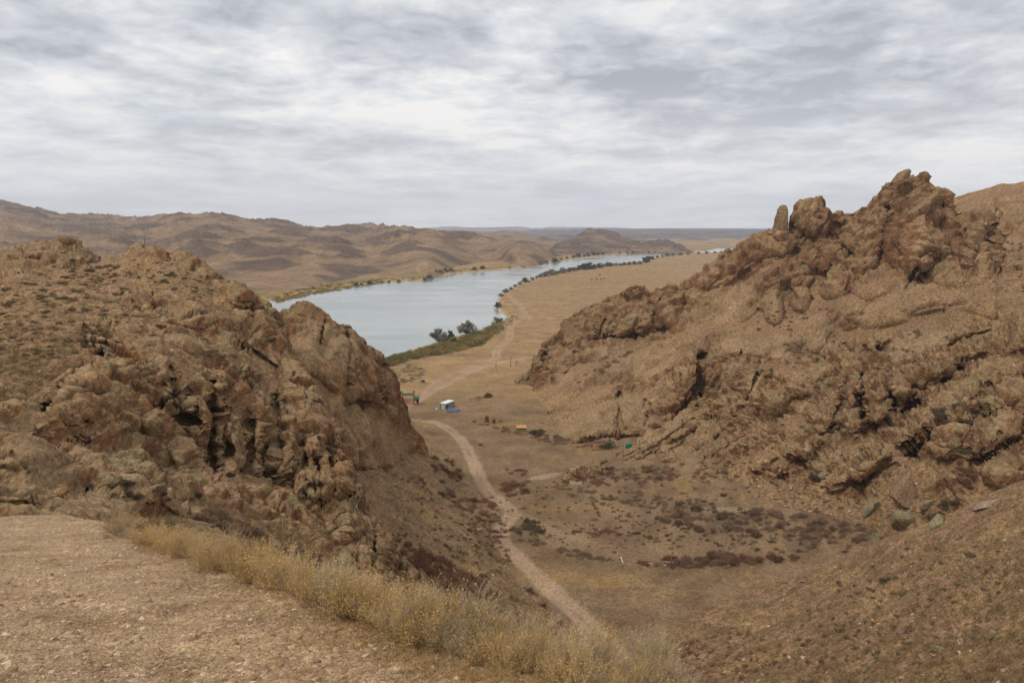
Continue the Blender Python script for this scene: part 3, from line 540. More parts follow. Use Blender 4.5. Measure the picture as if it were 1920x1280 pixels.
# scree slope left of the track
_, PC, IC = sheet('left_scree', M_scree, [(560, 850), (700, 868), (775, 790), (800, 815), (840, 850), (872, 880), (898, 925), (915, 960), (922, 1000), (945, 1060), (975, 1090), (1025, 1130), (1095, 1200), (1155, 1260), (1220, 1330)], [(560, 1100), (700, 1160), (850, 1250), (1000, 1330), (1240, 1420)],
      [(600, 860, 132), (690, 880, 140), (770, 850, 170), fl(790, 800, .995), fl(850, 855, .995), fl(896, 925, .995), fl(915, 965, .995), fl(920, 1010, .995), fl(970, 1085, .995), fl(1088, 1195, .995), fl(1168, 1275, .995), (670, 920, 117), (750, 950, 124), (840, 960, 140), (860, 1020, 117), (900, 1060, 112), (800, 1060, 98), (700, 980, 102), (720, 1060, 87), (880, 1130, 88), (950, 1120, 97), (780, 1120, 80), (900, 1200, 76), (1050, 1250, 80), (1000, 1320, 66), (600, 1000, 88)],
      back=(30, .5), soil=[(850, 1050, 600, 600, 0)], disp=lambda P, I: (.5 * fbm(P, 9, 5, .5) + .12 * blocks(P, 1.2, 1.0), 0), colf=rock_col(u=1.2, seed=23., soil=(0.205, 0.145, 0.085), org=.0))

# buttress above the river
BT = [(470, 680), (505, 640), (518, 612), (528, 598), (536, 592), (545, 584), (562, 579), (576, 573), (586, 578), (600, 586), (615, 596), (632, 606), (648, 612), (655, 622), (668, 630), (682, 640), (695, 652), (708, 655), (718, 657), (728, 668), (734, 684), (740, 700), (748, 720), (752, 738), (762, 752), (768, 772), (770, 790), (778, 806), (790, 824), (796, 846), (804, 866), (820, 880), (850, 892)]
sheet('left_buttress', M_rockL, BT, [(470, 900), (640, 905), (700, 905), (850, 925)],
      [(505, 640, 140), (570, 577, 148), (650, 613, 154), (735, 690, 164), (768, 775, 174), (795, 845, 180), (845, 890, 185), (600, 660, 140), (640, 720, 140), (700, 760, 152), (700, 830, 146), (640, 850, 132), (750, 880, 156), (550, 720, 128), (520, 850, 118), (790, 895, 172), (640, 900, 130), (700, 900, 140)], jag=2.0, pale=[(600, 660, 60, 70, 20), (700, 830, 80, 50, -20), (640, 770, 40, 40, 0)],
      dm=[(575, 640, 50, 66, 15, 5), (640, 680, 50, 66, 25, 4), (700, 720, 40, 50, 25, 4), (680, 690, 26, 26, 0, 3), (670, 738, 22, 20, 0, 4), (700, 820, 70, 60, -20, 4), (620, 800, 30, 60, -10, 3), (740, 770, 24, 40, -10, 3), (690, 870, 60, 26, -10, 3), (545, 610, 18, 26, 0, 3), (715, 670, 18, 16, 0, 3)],
      ck=[([(650, 615), (655, 660), (645, 720)], 3, 4), ([(610, 600), (600, 640)], 2.2, 2.5), ([(700, 720), (720, 760)], 2.5, 3), ([(640, 760), (700, 752)], 2, 2), ([(612, 760), (618, 860)], 3, 3)],
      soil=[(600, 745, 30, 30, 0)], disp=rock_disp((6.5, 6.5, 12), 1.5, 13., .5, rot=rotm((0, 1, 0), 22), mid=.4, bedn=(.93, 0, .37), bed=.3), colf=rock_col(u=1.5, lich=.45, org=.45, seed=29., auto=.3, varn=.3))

LT = [(-330, 560), (-90, 500), (0, 478), (12, 464), (40, 459), (60, 456), (84, 451), (112, 452), (142, 455), (156, 462), (172, 469), (184, 480), (196, 487), (210, 482), (226, 479), (236, 474), (244, 466), (258, 462), (272, 461), (290, 460), (306, 463), (330, 468), (345, 473), (360, 478), (374, 486), (384, 498), (392, 513), (402, 520), (424, 530), (432, 523), (444, 526), (462, 536), (480, 548), (494, 558), (500, 568), (504, 580), (514, 588), (521, 600), (524, 625), (540, 660), (560, 690), (585, 725), (604, 762), (625, 800), (642, 826), (656, 850), (666, 878), (672, 925), (690, 950), (706, 984), (726, 1010), (748, 1034), (775, 1072), (805, 1105), (860, 1160), (950, 1240), (1040, 1330)]
LCT = [(-330, 560, 165), (-330, 1000, 32), (-330, 780, 60), (-90, 500, 160), (0, 478, 152), (125, 455, 155), (196, 487, 148), (280, 461, 138), (345, 473, 132), (392, 513, 126), (500, 570, 122), (522, 602, 120), (560, 690, 112), (604, 762, 104), (642, 826, 98), (666, 880, 92), (706, 985, 86), (748, 1034, 84), (860, 1160, 76), (1040, 1330, 62),
       (100, 520, 128), (270, 540, 116), (150, 600, 92), (0, 600, 92), (0, 680, 70), (270, 560, 108), (430, 580, 114), (260, 640, 88), (400, 660, 98), (500, 690, 106), (150, 700, 70), (300, 700, 82), (420, 720, 90), (540, 760, 100), (200, 760, 68), (300, 780, 73), (400, 780, 82), (500, 800, 90), (590, 850, 92),
       (0, 780, 52), (100, 800, 56), (200, 840, 62), (300, 870, 67), (400, 880, 74), (500, 890, 80), (600, 930, 83), (0, 850, 44), (100, 880, 46), (0, 920, 38), (100, 950, 37), (200, 930, 44), (300, 960, 49), (400, 960, 60), (500, 1000, 63), (600, 1020, 72), (680, 1060, 76), (400, 1040, 48), (550, 1120, 52), (700, 1160, 60), (0, 990, 33), (200, 1000, 37), (850, 1250, 58)]
_, PL, IL = sheet('left_hill', M_rockL, LT, [(-330, 1030), (-90, 1020), (0, 1015), (150, 1015), (250, 1040), (350, 1075), (450, 1120), (600, 1180), (700, 1220), (850, 1290), (1040, 1380)], LCT, jag=1.6, dx=1.7, dy=1.7, dmk=.65, pale=[(60, 880, 120, 50, 8), (150, 940, 150, 22, 0), (300, 520, 60, 30, 0), (330, 640, 60, 18, -10), (530, 680, 26, 30, 0), (60, 790, 80, 20, 20)],
      dm=[(70, 470, 70, 14, 6, 5), (150, 472, 30, 20, -30, 4), (290, 480, 50, 24, 0, 2), (455, 552, 34, 26, -30, 5), (240, 563, 18, 18, 0, 3), (272, 562, 14, 18, 0, 3), (148, 625, 14, 20, 0, 2.5), (330, 600, 60, 16, -8, 2.5), (430, 600, 30, 22, 0, 3), (330, 622, 16, 14, 0, 2), (420, 690, 24, 46, -10, 4), (370, 650, 60, 14, -12, 2), (480, 620, 30, 30, 0, 3),
          (160, 720, 90, 20, 28, 3), (100, 780, 70, 24, 30, 3), (240, 690, 60, 26, 10, 3), (330, 720, 36, 34, 0, 3), (290, 780, 34, 44, 0, 3), (380, 790, 30, 60, 0, 3.5), (440, 790, 26, 60, 0, 3.5), (490, 800, 24, 70, 0, 3.5), (540, 830, 24, 70, -8, 3.5), (590, 820, 22, 70, -12, 3), (350, 850, 40, 26, 0, 3), (250, 840, 50, 26, 10, 3), (640, 880, 22, 60, -10, 3),
          (590, 895, 50, 44, 0, 3.5), (560, 900, 24, 40, 0, 4), (600, 905, 18, 46, 0, 4.5), (640, 980, 36, 46, -15, 3), (700, 1040, 34, 50, -25, 3), (60, 850, 80, 20, 12, 2.5), (60, 910, 110, 26, 6, 2), (200, 900, 70, 16, -5, 2), (330, 960, 50, 12, -12, 1.5), (250, 930, 30, 12, 0, 1.5), (420, 920, 18, 18, 0, 2), (120, 800, 70, 12, 32, 2)],
      ck=[([(260, 552), (262, 580)], 2.5, 2), ([(286, 550), (288, 580)], 2.5, 2), ([(230, 550), (232, 578)], 2.5, 2), ([(160, 610), (158, 640)], 3, 2), ([(400, 715), (404, 800), (400, 890)], 3.5, 3), ([(470, 720), (474, 800), (470, 870)], 2.5, 2.5), ([(521, 740), (524, 840), (522, 880)], 2.5, 3), ([(565, 800), (575, 880)], 2.5, 2), ([(500, 600), (506, 640)], 3, 2), ([(520, 600), (524, 660)], 4, 4), ([(573, 860), (575, 925)], 2.4, 3), ([(598, 860), (600, 935)], 2, 3), ([(620, 860), (622, 930)], 2.4, 3),
          ([(586, 915), (600, 915)], 9, 4), ([(702, 990), (700, 1060)], 3, 3), ([(80, 770), (130, 710), (190, 660)], 3, 2.5), ([(340, 730), (300, 760)], 3, 2), ([(150, 830), (200, 800)], 3, 2), ([(430, 640), (470, 655), (520, 690)], 3, 2), ([(320, 690), (345, 720)], 4, 2), ([(352, 780), (372, 786)], 8, 3), ([(420, 838), (428, 842)], 9, 3), ([(210, 600), (200, 640)], 3, 2), ([(365, 760), (372, 860)], 2.2, 2)],
      soil=[(110, 560, 150, 60, 10), (60, 640, 130, 50, 20), (60, 710, 90, 34, 32), (230, 510, 90, 26, 10), (320, 530, 100, 40, -20), (400, 560, 50, 34, -30), (250, 600, 60, 16, 20), (330, 660, 70, 16, -15), (470, 680, 60, 18, -22), (340, 690, 30, 30, 0), (220, 470, 30, 12, 0), (480, 1010, 120, 40, -28), (400, 960, 60, 22, -25), (560, 1090, 140, 50, -25), (590, 990, 40, 16, -28), (150, 990, 200, 16, 0), (750, 1200, 150, 60, -30), (300, 1010, 80, 26, -15), (330, 900, 60, 10, -15), (480, 900, 40, 16, -20)],
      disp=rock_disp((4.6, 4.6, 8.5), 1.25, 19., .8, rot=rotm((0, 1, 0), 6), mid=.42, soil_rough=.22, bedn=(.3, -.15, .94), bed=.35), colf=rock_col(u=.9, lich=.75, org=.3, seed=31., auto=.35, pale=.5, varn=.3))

# near slope on the right
def slope_disp(P, I): return .5 * fbm(P, 12, 5, .5, 2.) + .10 * blocks(P, .8, 1.0, 2.) + .05 * fbm(P, .8, 3), 0
_, PS, IS = sheet('right_slope', M_scree, [(1060, 1360), (1130, 1300), (1200, 1225), (1300, 1152), (1400, 1112), (1470, 1092), (1540, 1070), (1600, 1044), (1650, 1020), (1700, 1000), (1740, 985), (1790, 962), (1850, 932), (1920, 900), (2060, 840)], [(1060, 1420), (1300, 1420), (2060, 1500)],
      [fl(1090, 1340, .995), fl(1200, 1228, .995), fl(1300, 1153, .995), fl(1400, 1112, .995), (1500, 1078, 106), (1600, 1044, 99), (1700, 1000, 93), (1800, 958, 88), (1920, 900, 84), (2050, 845, 80), (1600, 1150, 72), (1400, 1200, 84), (1450, 1300, 56), (1300, 1300, 70), (1700, 1100, 70), (1800, 1200, 48), (1920, 1100, 50), (1920, 1300, 32), (1700, 1300, 42), (1920, 1450, 25), (1500, 1420, 42), (1200, 1410, 62), (2050, 1200, 38)],
      back=(40, .45), soil=[(1600, 1200, 900, 900, 0)], disp=slope_disp, colf=rock_col(u=.9, seed=41., soil=(0.195, 0.132, 0.08), org=.0), dx=1.8, dy=1.8)

# the ledge underfoot
def ledge_depth(px, py):
    sx, sz = rayc(px, py); return np.clip(1.9 / np.maximum(-sz - .38, .02), .5, 60)
def ledge_disp(P, I):
    return .16 * fbm(P, 3.0, 4, .5) + .035 * fbm(P, .5, 4, .6) + .012 * blocks(P, .12, 1.0), 0
def ledge_col(P, I):
    C = np.broadcast_to(np.array([0.34, 0.255, 0.175], np.float32), P.shape).copy(); a = fbm(P, 1.6, 5, .6, 3.); b = fbm(P, .35, 4, .6, 5.); c = fbm(P, .06, 3, .6, 6.)
    C = mixc(C, (0.45, 0.34, 0.24), sstep(0, .45, b)); C = mixc(C, (0.235, 0.155, 0.085), sstep(.0, .45, a) * .7); C = mixc(C, (0.37, 0.235, 0.105), sstep(-.1, .4, -a + .3 * b) * sstep(300, 900, I['px']) * .8)
    return C * (1 + .3 * c)[..., None]
_, PG, IG = sheet('ledge', M_near, [(-560, 990), (-120, 978), (0, 972), (60, 969), (130, 970), (190, 980), (240, 994), (300, 1010), (400, 1045), (500, 1080), (600, 1115), (700, 1155), (800, 1190), (900, 1222), (1000, 1256), (1100, 1292), (1300, 1345), (1500, 1420)], [(-560, 1750), (1500, 1750)],
      ledge_depth, back=(22, 1.45), disp=ledge_disp, colf=ledge_col, dx=2.2, dy=2.0)

# ------------------------------------------------------------------ placing things on the terrain
CB = 2.5; NW, NH = int(2100 / CB), int(1500 / CB); BUF = np.full((NH, NW, 3), np.nan); 
_A = np.concatenate(CLOUD); _px, _py, _d = proj(_A); _m = (_px > -90) & (_px < 2000) & (_py > 300) & (_py < 1390) & (_A[:, 1] > .5)
_A, _px, _py, _d = _A[_m], _px[_m], _py[_m], _d[_m]; _o = np.argsort(-_d)
BUF[(_py[_o] / CB).astype(int), ((_px[_o] + 90) / CB).astype(int)] = _A[_o]
DB = BUF[..., 1]
def hit(px, py):
    i, j = int(py / CB), int((px + 90) / CB); best = None
    for r in range(0, 5):
        w = BUF[max(0, i - r):i + r + 1, max(0, j - r):j + r + 1].reshape(-1, 3); w = w[~np.isnan(w[:, 0])]
        if len(w) >= (1 if r == 0 else 3):
            best = w[np.argmin(w[:, 1])] if r == 0 else w[np.argsort(w[:, 1])[len(w) // 3]]; return Vector(best)
    return None
# ------------------------------------------------------------------ haze: the air between here and the far plateau
bm = [(-13000, -60, -4), (13000, -60, -4), (13000, 12600, -4), (-13000, 12600, -4)]
Vh = np.array(bm + [(a, b, 620) for a, b, _ in bm], float)
hm = bpy.data.materials.new('haze'); hm.use_nodes = True; t = hm.node_tree; t.nodes.clear()
pv = t.nodes.new('ShaderNodeVolumePrincipled'); pv.inputs['Color'].default_value = (0.74, 0.83, 1.0, 1); pv.inputs['Density'].default_value = 7e-5; pv.inputs['Anisotropy'].default_value = 0.0
ou = t.nodes.new('ShaderNodeOutputMaterial'); t.links.new(pv.outputs[0], ou.inputs['Volume'])
hz_o = mesh_np('haze', Vh, [(0, 3, 2, 1), (4, 5, 6, 7), (0, 1, 5, 4), (1, 2, 6, 5), (2, 3, 7, 6), (3, 0, 4, 7)], hm, smooth=False); hz_o['kind'] = 'stuff'

# ------------------------------------------------------------------ copying
def place(proto, loc, sc=1.0, rz=0.0, label=None, cat=None, group=None, first=[set()], rot=None):
    """the first use moves the prototype itself; later ones are copies with copies of their parts"""
    if proto.name not in first[0]: first[0].add(proto.name); o = proto
    else:
        o = proto.copy(); SC.collection.objects.link(o)
        for ch in proto.children:
            c = ch.copy(); SC.collection.objects.link(c); c.parent = o
    o.location = loc; o.rotation_euler = rot if rot else (0, 0, rz); o.scale = (sc, sc, sc) if not isinstance(sc, tuple) else sc
    for k in ('group',):
        if k in o: del o[k]
    return tag(o, label, cat, group)
USED = []
def drop_unused(protos):
    for p in protos:
        if 'label' not in p:
            for c in list(p.children): bpy.data.objects.remove(c)
            bpy.data.objects.remove(p)

# ------------------------------------------------------------------ boulders
def ico(sub):
    import bmesh
    b = bmesh.new(); bmesh.ops.create_icosphere(b, subdivisions=sub, radius=1.0); v = np.array([x.co[:] for x in b.verts]); f = np.array([[q.index for q in x.verts] for x in b.faces]); b.free(); return v, f
ICO = {k: ico(k) for k in (1, 2, 4, 5)}
def boulder(name, seed, mat, sub=4, tint=None, cuts=10, rough=.10, lich=.6, org=.2, mn=.55, axis=(1, 1, 1), u=.35):
    r = np.random.default_rng(seed); v, f = ICO[sub]; v = v.copy()
    for _ in range(cuts):
        n = r.normal(size=3); n /= np.linalg.norm(n); d = r.uniform(mn, .9); t_ = v @ n - d * (1 if mn > .4 else .88); v -= n[None] * np.clip(t_, 0, 9)[:, None] * .93
    n0 = v / (np.linalg.norm(v, axis=1)[:, None] + 1e-9)
    v = v + n0 * (rough * (fbm(v, .7, 4, .55, seed) + .5 * blocks(v, .5, .5, seed * 1.0)))[:, None]; v = v * np.array(axis)
    nz = np.abs(n0[:, 2]); I = dict(nz=nz, soil=np.zeros(len(v)))
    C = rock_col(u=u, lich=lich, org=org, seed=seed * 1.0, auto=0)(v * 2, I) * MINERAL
    if tint is not None: C = mixc(C, tint, np.full(len(v), .6))
    return mesh_np(name, v, f, mat, np.clip(C, .01, .9))
B_sp = boulder('rock_spire', 51, M_rockR, 5, TAN, 16, .20, .1, .1, .5, u=1.0)
def px_size(P_, px_): return (P_[1] * math.cos(TH) - (P_[2] - CZ) * math.sin(TH)) * px_ / F
def at(px, py, Y): return Vector(pos(px, py, Y))
b = at(1462, 424, 284); s_ = px_size(b, 1)
place(B_sp, b, (17 * s_, 15 * s_, 38 * s_), 0, 'tall narrow finger of brown rock standing on the ridge, left of the round dome', 'rock spire', rot=(0, math.radians(8), .3))
B_bal = boulder('boulder', 53, M_rockR, 5, TAN, 10, .10, .2, .1, .6, u=1.0)
b = at(1690, 331, 252); s_ = px_size(b, 1)
place(B_bal, b, (20 * s_, 13 * s_, 8.5 * s_), 0, 'long loose boulder balanced on top of the highest rock peak at right', 'boulder', rot=(0, math.radians(-36), 0))
b = at(126, 451, 146); s_ = px_size(b, 1)
B2 = boulder('boulder', 57, M_rockL, 4, RED, 9, .12, .2, .2, .6, u=.8)
place(B2, b, (15 * s_, 12 * s_, 10 * s_), 0, 'round reddish boulder on the flat rocks on the skyline at far left', 'boulder', rot=(0, .15, 0))
BB = [boulder('boulder', 60 + k, M_rockL, 4, tint, 18, .07, li, .25, .36, ax, .5) for k, (tint, li, ax) in enumerate([(LICH, 1, (1.2, .8, .7)), (TAN, .6, (1, .9, .75)), (PALE, .3, (1.3, .9, .5)), (LICH, .9, (1, .8, 1.1)), (RED, .3, (1.1, .8, .8)), (LICH, .8, (1.5, .9, .45))])]
BL = [  # px, py, half-width px, kind, tilt deg, label
 (1698, 968, 34, 3, 15, 'large green lichened boulder with an orange foot, tallest by the talus bottom'), (1742, 938, 25, 0, -20, 'grey-green boulder beside the dark bush above the tallest lichened boulder'),
 (1712, 912, 44, 1, -14, 'wide tan boulder crossed by a pale band, half way up the right talus'), (1636, 940, 31, 0, 18, 'flat-topped green-grey boulder left of the pale banded one'),
 (1608, 978, 14, 3, 0, 'small upright green boulder at the lower edge of the talus'), (1590, 975, 9, 5, 0, 'little flat green rock left of the small upright green boulder'),
 (1655, 1000, 40, 5, 0, 'long low green slab behind reddish bushes at the talus foot'), (1762, 975, 26, 5, 20, 'low green slab where the near slope meets the talus'),
 (1855, 938, 24, 2, 25, 'pale green slab near the crest of the near right slope'), (1545, 886, 14, 0, -10, 'rounded grey-green rock under the large leaning slab at right'),
 (1483, 908, 9, 2, 0, 'white boulder on the talus, right one of two'), (1461, 930, 8, 2, 10, 'white boulder on the talus, left one of two'), (1307, 884, 12, 4, 0, 'brown boulder at the end of the orange rock ribs'),
 (873, 978, 12, 1, 10, 'lichen-topped boulder on the scree left of the track'), (896, 990, 10, 2, 15, 'pale flat boulder touching the lichen-topped one by the track'), (735, 905, 11, 2, 15, 'pale flat boulder high on the scree under the left buttress'),
 (1076, 883, 9, 1, 0, 'small pointed boulder on the valley floor below the green shelter'), (985, 701, 11, 1, 20, 'grey boulder at the tip of the right ridge near the poles'),
 (1762, 1212, 19, 0, 8, 'lichened flat rock on the near slope, left of the other flat one'), (1864, 1183, 17, 5, -10, 'flat green rock on the near slope at the right edge of the view'), (1781, 1175, 9, 4, 60, 'small upright brown stone on the near slope'), (1803, 1199, 14, 2, 0, 'low brown rock between two lichened rocks on the near slope'),
 (1838, 1171, 7, 2, 0, 'small whitish stone on the near slope beside the flat green rock'), (1783, 1189, 6, 2, 0, 'tiny pale stone just below the upright brown stone'), (1508, 1085, 9, 2, 10, 'bright flat stone on the crest of the near right slope'),
 (148, 628, 13, 4, 0, 'dark-faced upright block on the left hill slope'), (240, 565, 17, 1, 0, 'square brown block, left of two on the left hill terrace'), (272, 563, 12, 4, 0, 'dark brown block, right of two on the left hill terrace'),
 (284, 625, 12, 1, 0, 'rounded boulder on the path over the left hill'), (304, 626, 9, 4, 0, 'orange-brown boulder next to the rounded one on the left hill path'), (455, 545, 26, 4, 30, 'rust-brown rock mass at the river end of the left hill crest'),
 (1625, 640, 14, 4, -20, 'small orange fin of rock above the right outcrop'), (1560, 905, 20, 4, -25, 'pitted brown end of the leaning slab at right')]
for k, (x, y, hw, kd, tl_, lb) in enumerate(BL):
    h = hit(x, y + hw * .35)
    if h is None: continue
    s_ = px_size(h, hw) * 1.05; place(BB[kd], h + Vector((0, s_ * .15, -s_ * .05)), s_, k * 1.3, lb, 'boulder', rot=(0, math.radians(-tl_), k * 1.7 if abs(tl_) < 12 else .15 * k % .6))
# stones on the valley floor
random.seed(5)
ST = [(1123, 992), (1151, 956), (1140, 946), (1102, 946), (1110, 942), (1160, 1046), (1170, 1049), (1163, 1054), (1152, 1053), (1178, 1049), (1143, 1054), (1205, 1100), (1222, 1105), (1285, 1080), (1252, 1089), (1268, 1089), (1218, 1088), (1178, 1100), (1143, 1108), (1195, 1114), (1079, 1119), (1330, 978), (1342, 974), (1120, 1002), (1164, 1030), (1155, 1036), (1172, 1027), (1036, 1002), (1128, 1027), (1255, 1115)]
for x, y in ST:
    h = hit(x, y); s_ = px_size(h, random.uniform(2.2, 4.6))
    place(BB[2], h + Vector((0, 0, s_ * .2)), s_, random.uniform(0, 6), 'small pale stone lying among others on the valley floor near the planks', 'stone', 'pale stones on the valley floor')

# ------------------------------------------------------------------ woody plants
def rnd_unit(r, up=0.0):
    v = r.normal(size=3); v[2] = abs(v[2]) * (1 + up); return v / np.linalg.norm(v)
def tubes(segs, sides=3):
    S = np.array(segs, float); a, b_, ra, rb = S[:, :3], S[:, 3:6], S[:, 6], S[:, 7]; d = b_ - a; d /= np.linalg.norm(d, axis=1)[:, None] + 1e-9
    x = np.cross(d, np.where(np.abs(d[:, 2:3]) > .9, [[1, 0, 0]], [[0, 0, 1]])); x /= np.linalg.norm(x, axis=1)[:, None] + 1e-9; y = np.cross(d, x)
    V = []; 
    for e, rr_ in ((a, ra), (b_, rb)):
        for k in range(sides):
            t_ = 2 * math.pi * k / sides; V.append(e + (x * math.cos(t_) + y * math.sin(t_)) * rr_[:, None])
    V = np.stack(V, 1); n = len(S); base = (np.arange(n) * 2 * sides)[:, None]
    Fc = np.concatenate([base + np.array([[k, (k + 1) % sides, sides + (k + 1) % sides, sides + k]]) for k in range(sides)])
    return V.reshape(-1, 3), Fc
def quads(C_, r, size, flat=0.0):
    n = len(C_); a = r.normal(size=(n, 3)); a[:, 2] *= (1 - flat); a /= np.linalg.norm(a, axis=1)[:, None]; b_ = np.cross(a, r.normal(size=(n, 3))); b_ /= np.linalg.norm(b_, axis=1)[:, None]
    s_ = size * r.uniform(.6, 1.3, (n, 1)); V = np.stack([C_ - a * s_, C_ + b_ * s_ * .55, C_ + a * s_, C_ - b_ * s_ * .55], 1)
    return V.reshape(-1, 3), np.arange(n * 4).reshape(n, 4)
M_twig = plain_mat('twig', (0.48, 0.355, 0.215), .95, var=.35, size=.4); M_gtwig = plain_mat('grey_twig', (0.43, 0.345, 0.235), .95, var=.3, size=.4); M_gold = plain_mat('golden_leaf', (0.64, 0.39, 0.10), .9, var=.35, size=.5)
M_rust = plain_mat('rust_brush', (0.25, 0.135, 0.075), .95, var=.5, size=1.2); M_mauve = plain_mat('mauve_brush', (0.25, 0.16, 0.10), .95, var=.45, size=1.2)
M_dark = plain_mat('dark_brush', (0.12, 0.092, 0.055), .95, var=.35, size=1); M_olive = plain_mat('olive_brush', (0.185, 0.145, 0.078), .95, var=.35, size=1)
M_leaf = plain_mat('willow_leaf', (0.19, 0.185, 0.065), .9, var=.4, size=1.5); M_deep = plain_mat('dark_leaf', (0.09, 0.10, 0.045), .9, var=.35, size=2); M_grey = plain_mat('grey_leaf', (0.20, 0.175, 0.11), .9, var=.3, size=2)
M_yel = plain_mat('autumn_leaf', (0.30, 0.19, 0.04), .9, var=.35, size=3); M_bark = plain_mat('bark', (0.13, 0.10, 0.07), .95, var=.3, size=.5)
def twig_shrub(seed, h=.75, stems=17, leafn=1100, leafs=.017, lm=M_gold, lean=1.0, thin=1.15, tw=None):
    r = np.random.default_rng(seed); segs = []; tips = []
    def grow(p, d, ln, rad, lv):
        ns = 4 if lv == 0 else (3 if lv == 1 else 2); 
        for i_ in range(ns):
            d = d + r.normal(size=3) * .20 + np.array([0, 0, .08]); d /= np.linalg.norm(d); q = p + d * ln / ns; r1 = rad * (1 - .2 * (i_ + 1) / ns); segs.append((*p, *q, rad, r1)); p = q; rad = r1
            if lv < 2 and (i_ > 0 or lv > 0):
                for _ in range(3 if lv == 0 else 2):
                    e = d + rnd_unit(r, 0) * r.uniform(.5, .9) * np.array([1, 1, .6]); e /= np.linalg.norm(e); grow(p, e, ln * r.uniform(.35, .6), rad * .6, lv + 1)
            if lv == 2: tips.append(p)
    for _ in range(stems):
        a = r.uniform(0, 6.28); k = r.uniform(.1, 1.0) * lean; d = np.array([math.cos(a) * k, math.sin(a) * k, 1.0]); d /= np.linalg.norm(d)
        grow(np.array([math.cos(a), math.sin(a), 0]) * r.uniform(0, .16), d, h * r.uniform(.6, 1.1), .0075 * thin, 0)
    V, Fc = tubes(segs); o = mesh_np('shrub', V, Fc, tw or M_twig, smooth=False)
    tips = np.array(tips); C_ = tips[r.integers(0, len(tips), leafn)] + r.normal(size=(leafn, 3)) * .022; C_ = C_[C_[:, 2] > h * .25]
    V, Fc = quads(C_, r, leafs); mesh_np('foliage', V, Fc, lm, smooth=False, parent=o); return o
def brush(name, seed, mat, n=420, w=.016, flat=.62, branch=True):
    """rounded leafless brush of unit half-width"""
    r = np.random.default_rng(seed); V = []; cl = r.normal(size=(9, 3)) * np.array([.45, .45, 0]); 
    for i_ in range(n):
        c = cl[r.integers(0, 9)]; d = rnd_unit(r, .5); ln = r.uniform(.5, 1.0) * (.75 if abs(c).sum() > .8 else 1); tip = c * .75 + d * np.array([.75, .75, flat * 1.25]) * ln
        b0 = c * .8 + r.normal(size=3) * .05; b0[2] = -.05; side = np.cross(tip - b0, r.normal(size=3)); side /= np.linalg.norm(side) + 1e-9; mid = (b0 + tip) / 2 + r.normal(size=3) * .06
        V += [b0 - side * w * .8, b0 + side * w * .8, mid + side * w, mid - side * w]; V += [mid - side * w, mid + side * w, tip + side * w * .35, tip - side * w * .35]
    V = np.array(V); return mesh_np(name, V, np.arange(len(V)).reshape(-1, 4), mat, smooth=False)
def tree(name, seed, leafm, n=2600, ls=.05, crown=(.9, .9, .62), trunk=.35, clumps=22, upright=False):
    """unit half-width crown; trunk is the root object, foliage its part"""
    r = np.random.default_rng(seed); segs = []; cs = []
    for k in range(clumps):
        a = r.uniform(0, 6.28); rr_ = r.uniform(.1, 1) ** .6; z = r.uniform(0, 1.0)
        c = np.array([math.cos(a) * rr_ * crown[0] * (1 - .55 * z * z), math.sin(a) * rr_ * crown[1] * (1 - .55 * z * z), trunk + .12 + crown[2] * 1.5 * z]); cs.append((c, r.uniform(.16, .36) * (1 - .3 * z)))
        p = np.array([0, 0, trunk * .4]); m_ = p * .4 + c * .6 + r.normal(size=3) * .06; segs += [(*p, *m_, .045, .028), (*m_, *c, .028, .010)]
        for _ in range(4): segs.append((*m_, *(c + r.normal(size=3) * .2), .012, .004))
    segs += [(0, 0, -.1, 0, .01, trunk * .5, .075, .05), (0, .01, trunk * .5, .02, 0, trunk + .35, .05, .03)]
    V, Fc = tubes(segs, 5); o = mesh_np(name, V, Fc, M_bark); C_ = []
    for c, q in cs: u_ = r.normal(size=(n // clumps, 3)); u_ /= np.linalg.norm(u_, axis=1)[:, None]; C_.append(c + u_ * (q * r.uniform(.5, 1.05, (len(u_), 1))) * np.array([1, 1, .8]))
    V, Fc = quads(np.concatenate(C_), r, ls); mesh_np('crown', V, Fc, leafm, smooth=False, parent=o); return o

# --- hedge of twiggy shrubs along the ledge
SH = [twig_shrub(100 + k, h=[.62, .7, .55, .66, .74][k], lean=[1.1, .9, 1.3, 1.0, 1.2][k]) for k in range(5)]
SG = [twig_shrub(120 + k, h=.75, leafn=450, lean=1.2, thin=1.3, stems=15, tw=M_gtwig) for k in range(3)]
random.seed(11)
def lpos(px, py):
    """point on the ledge, or on its far slope just past the edge"""
    return hit(px, py)
HED = [(205, 1003), (250, 1016), (300, 1032), (350, 1050), (400, 1068), (450, 1086), (500, 1100), (550, 1118), (600, 1140), (650, 1160), (700, 1182), (745, 1204), (790, 1214), (835, 1226), (880, 1240), (930, 1256), (980, 1272), (1040, 1292), (1100, 1312), (1180, 1338), (1240, 1362)]
SHP = []
for i_ in range(len(HED) - 1):
    (x0, y0), (x1, y1) = HED[i_], HED[i_ + 1]; nrow = 2 if x0 < 300 else 4
    for rw in range(nrow):
        for q in range(2 if x0 < 700 else 2):
            t_ = random.random(); SHP.append((x0 + (x1 - x0) * t_, y0 + (y1 - y0) * t_, rw))
HLB = ['golden shrub at the far thin end of the hedge,', 'golden shrub of the hedge below the mauve bushes,', 'gold-tipped shrub of the hedge under the tall cliff,', 'gold-tipped shrub of the hedge below the columns of rock,', 'golden shrub of the hedge left of the bare grey stems,', 'grey-stemmed shrub of the hedge above the white stone,', 'bare-stemmed shrub of the hedge below the rust band,', 'grey-gold shrub of the hedge left of the track,', 'grey-gold shrub of the hedge where the track ends,', 'golden shrub of the hedge right of the track,', 'last golden shrubs of the hedge at the right,']
_lv = PG.reshape(-1, 3)
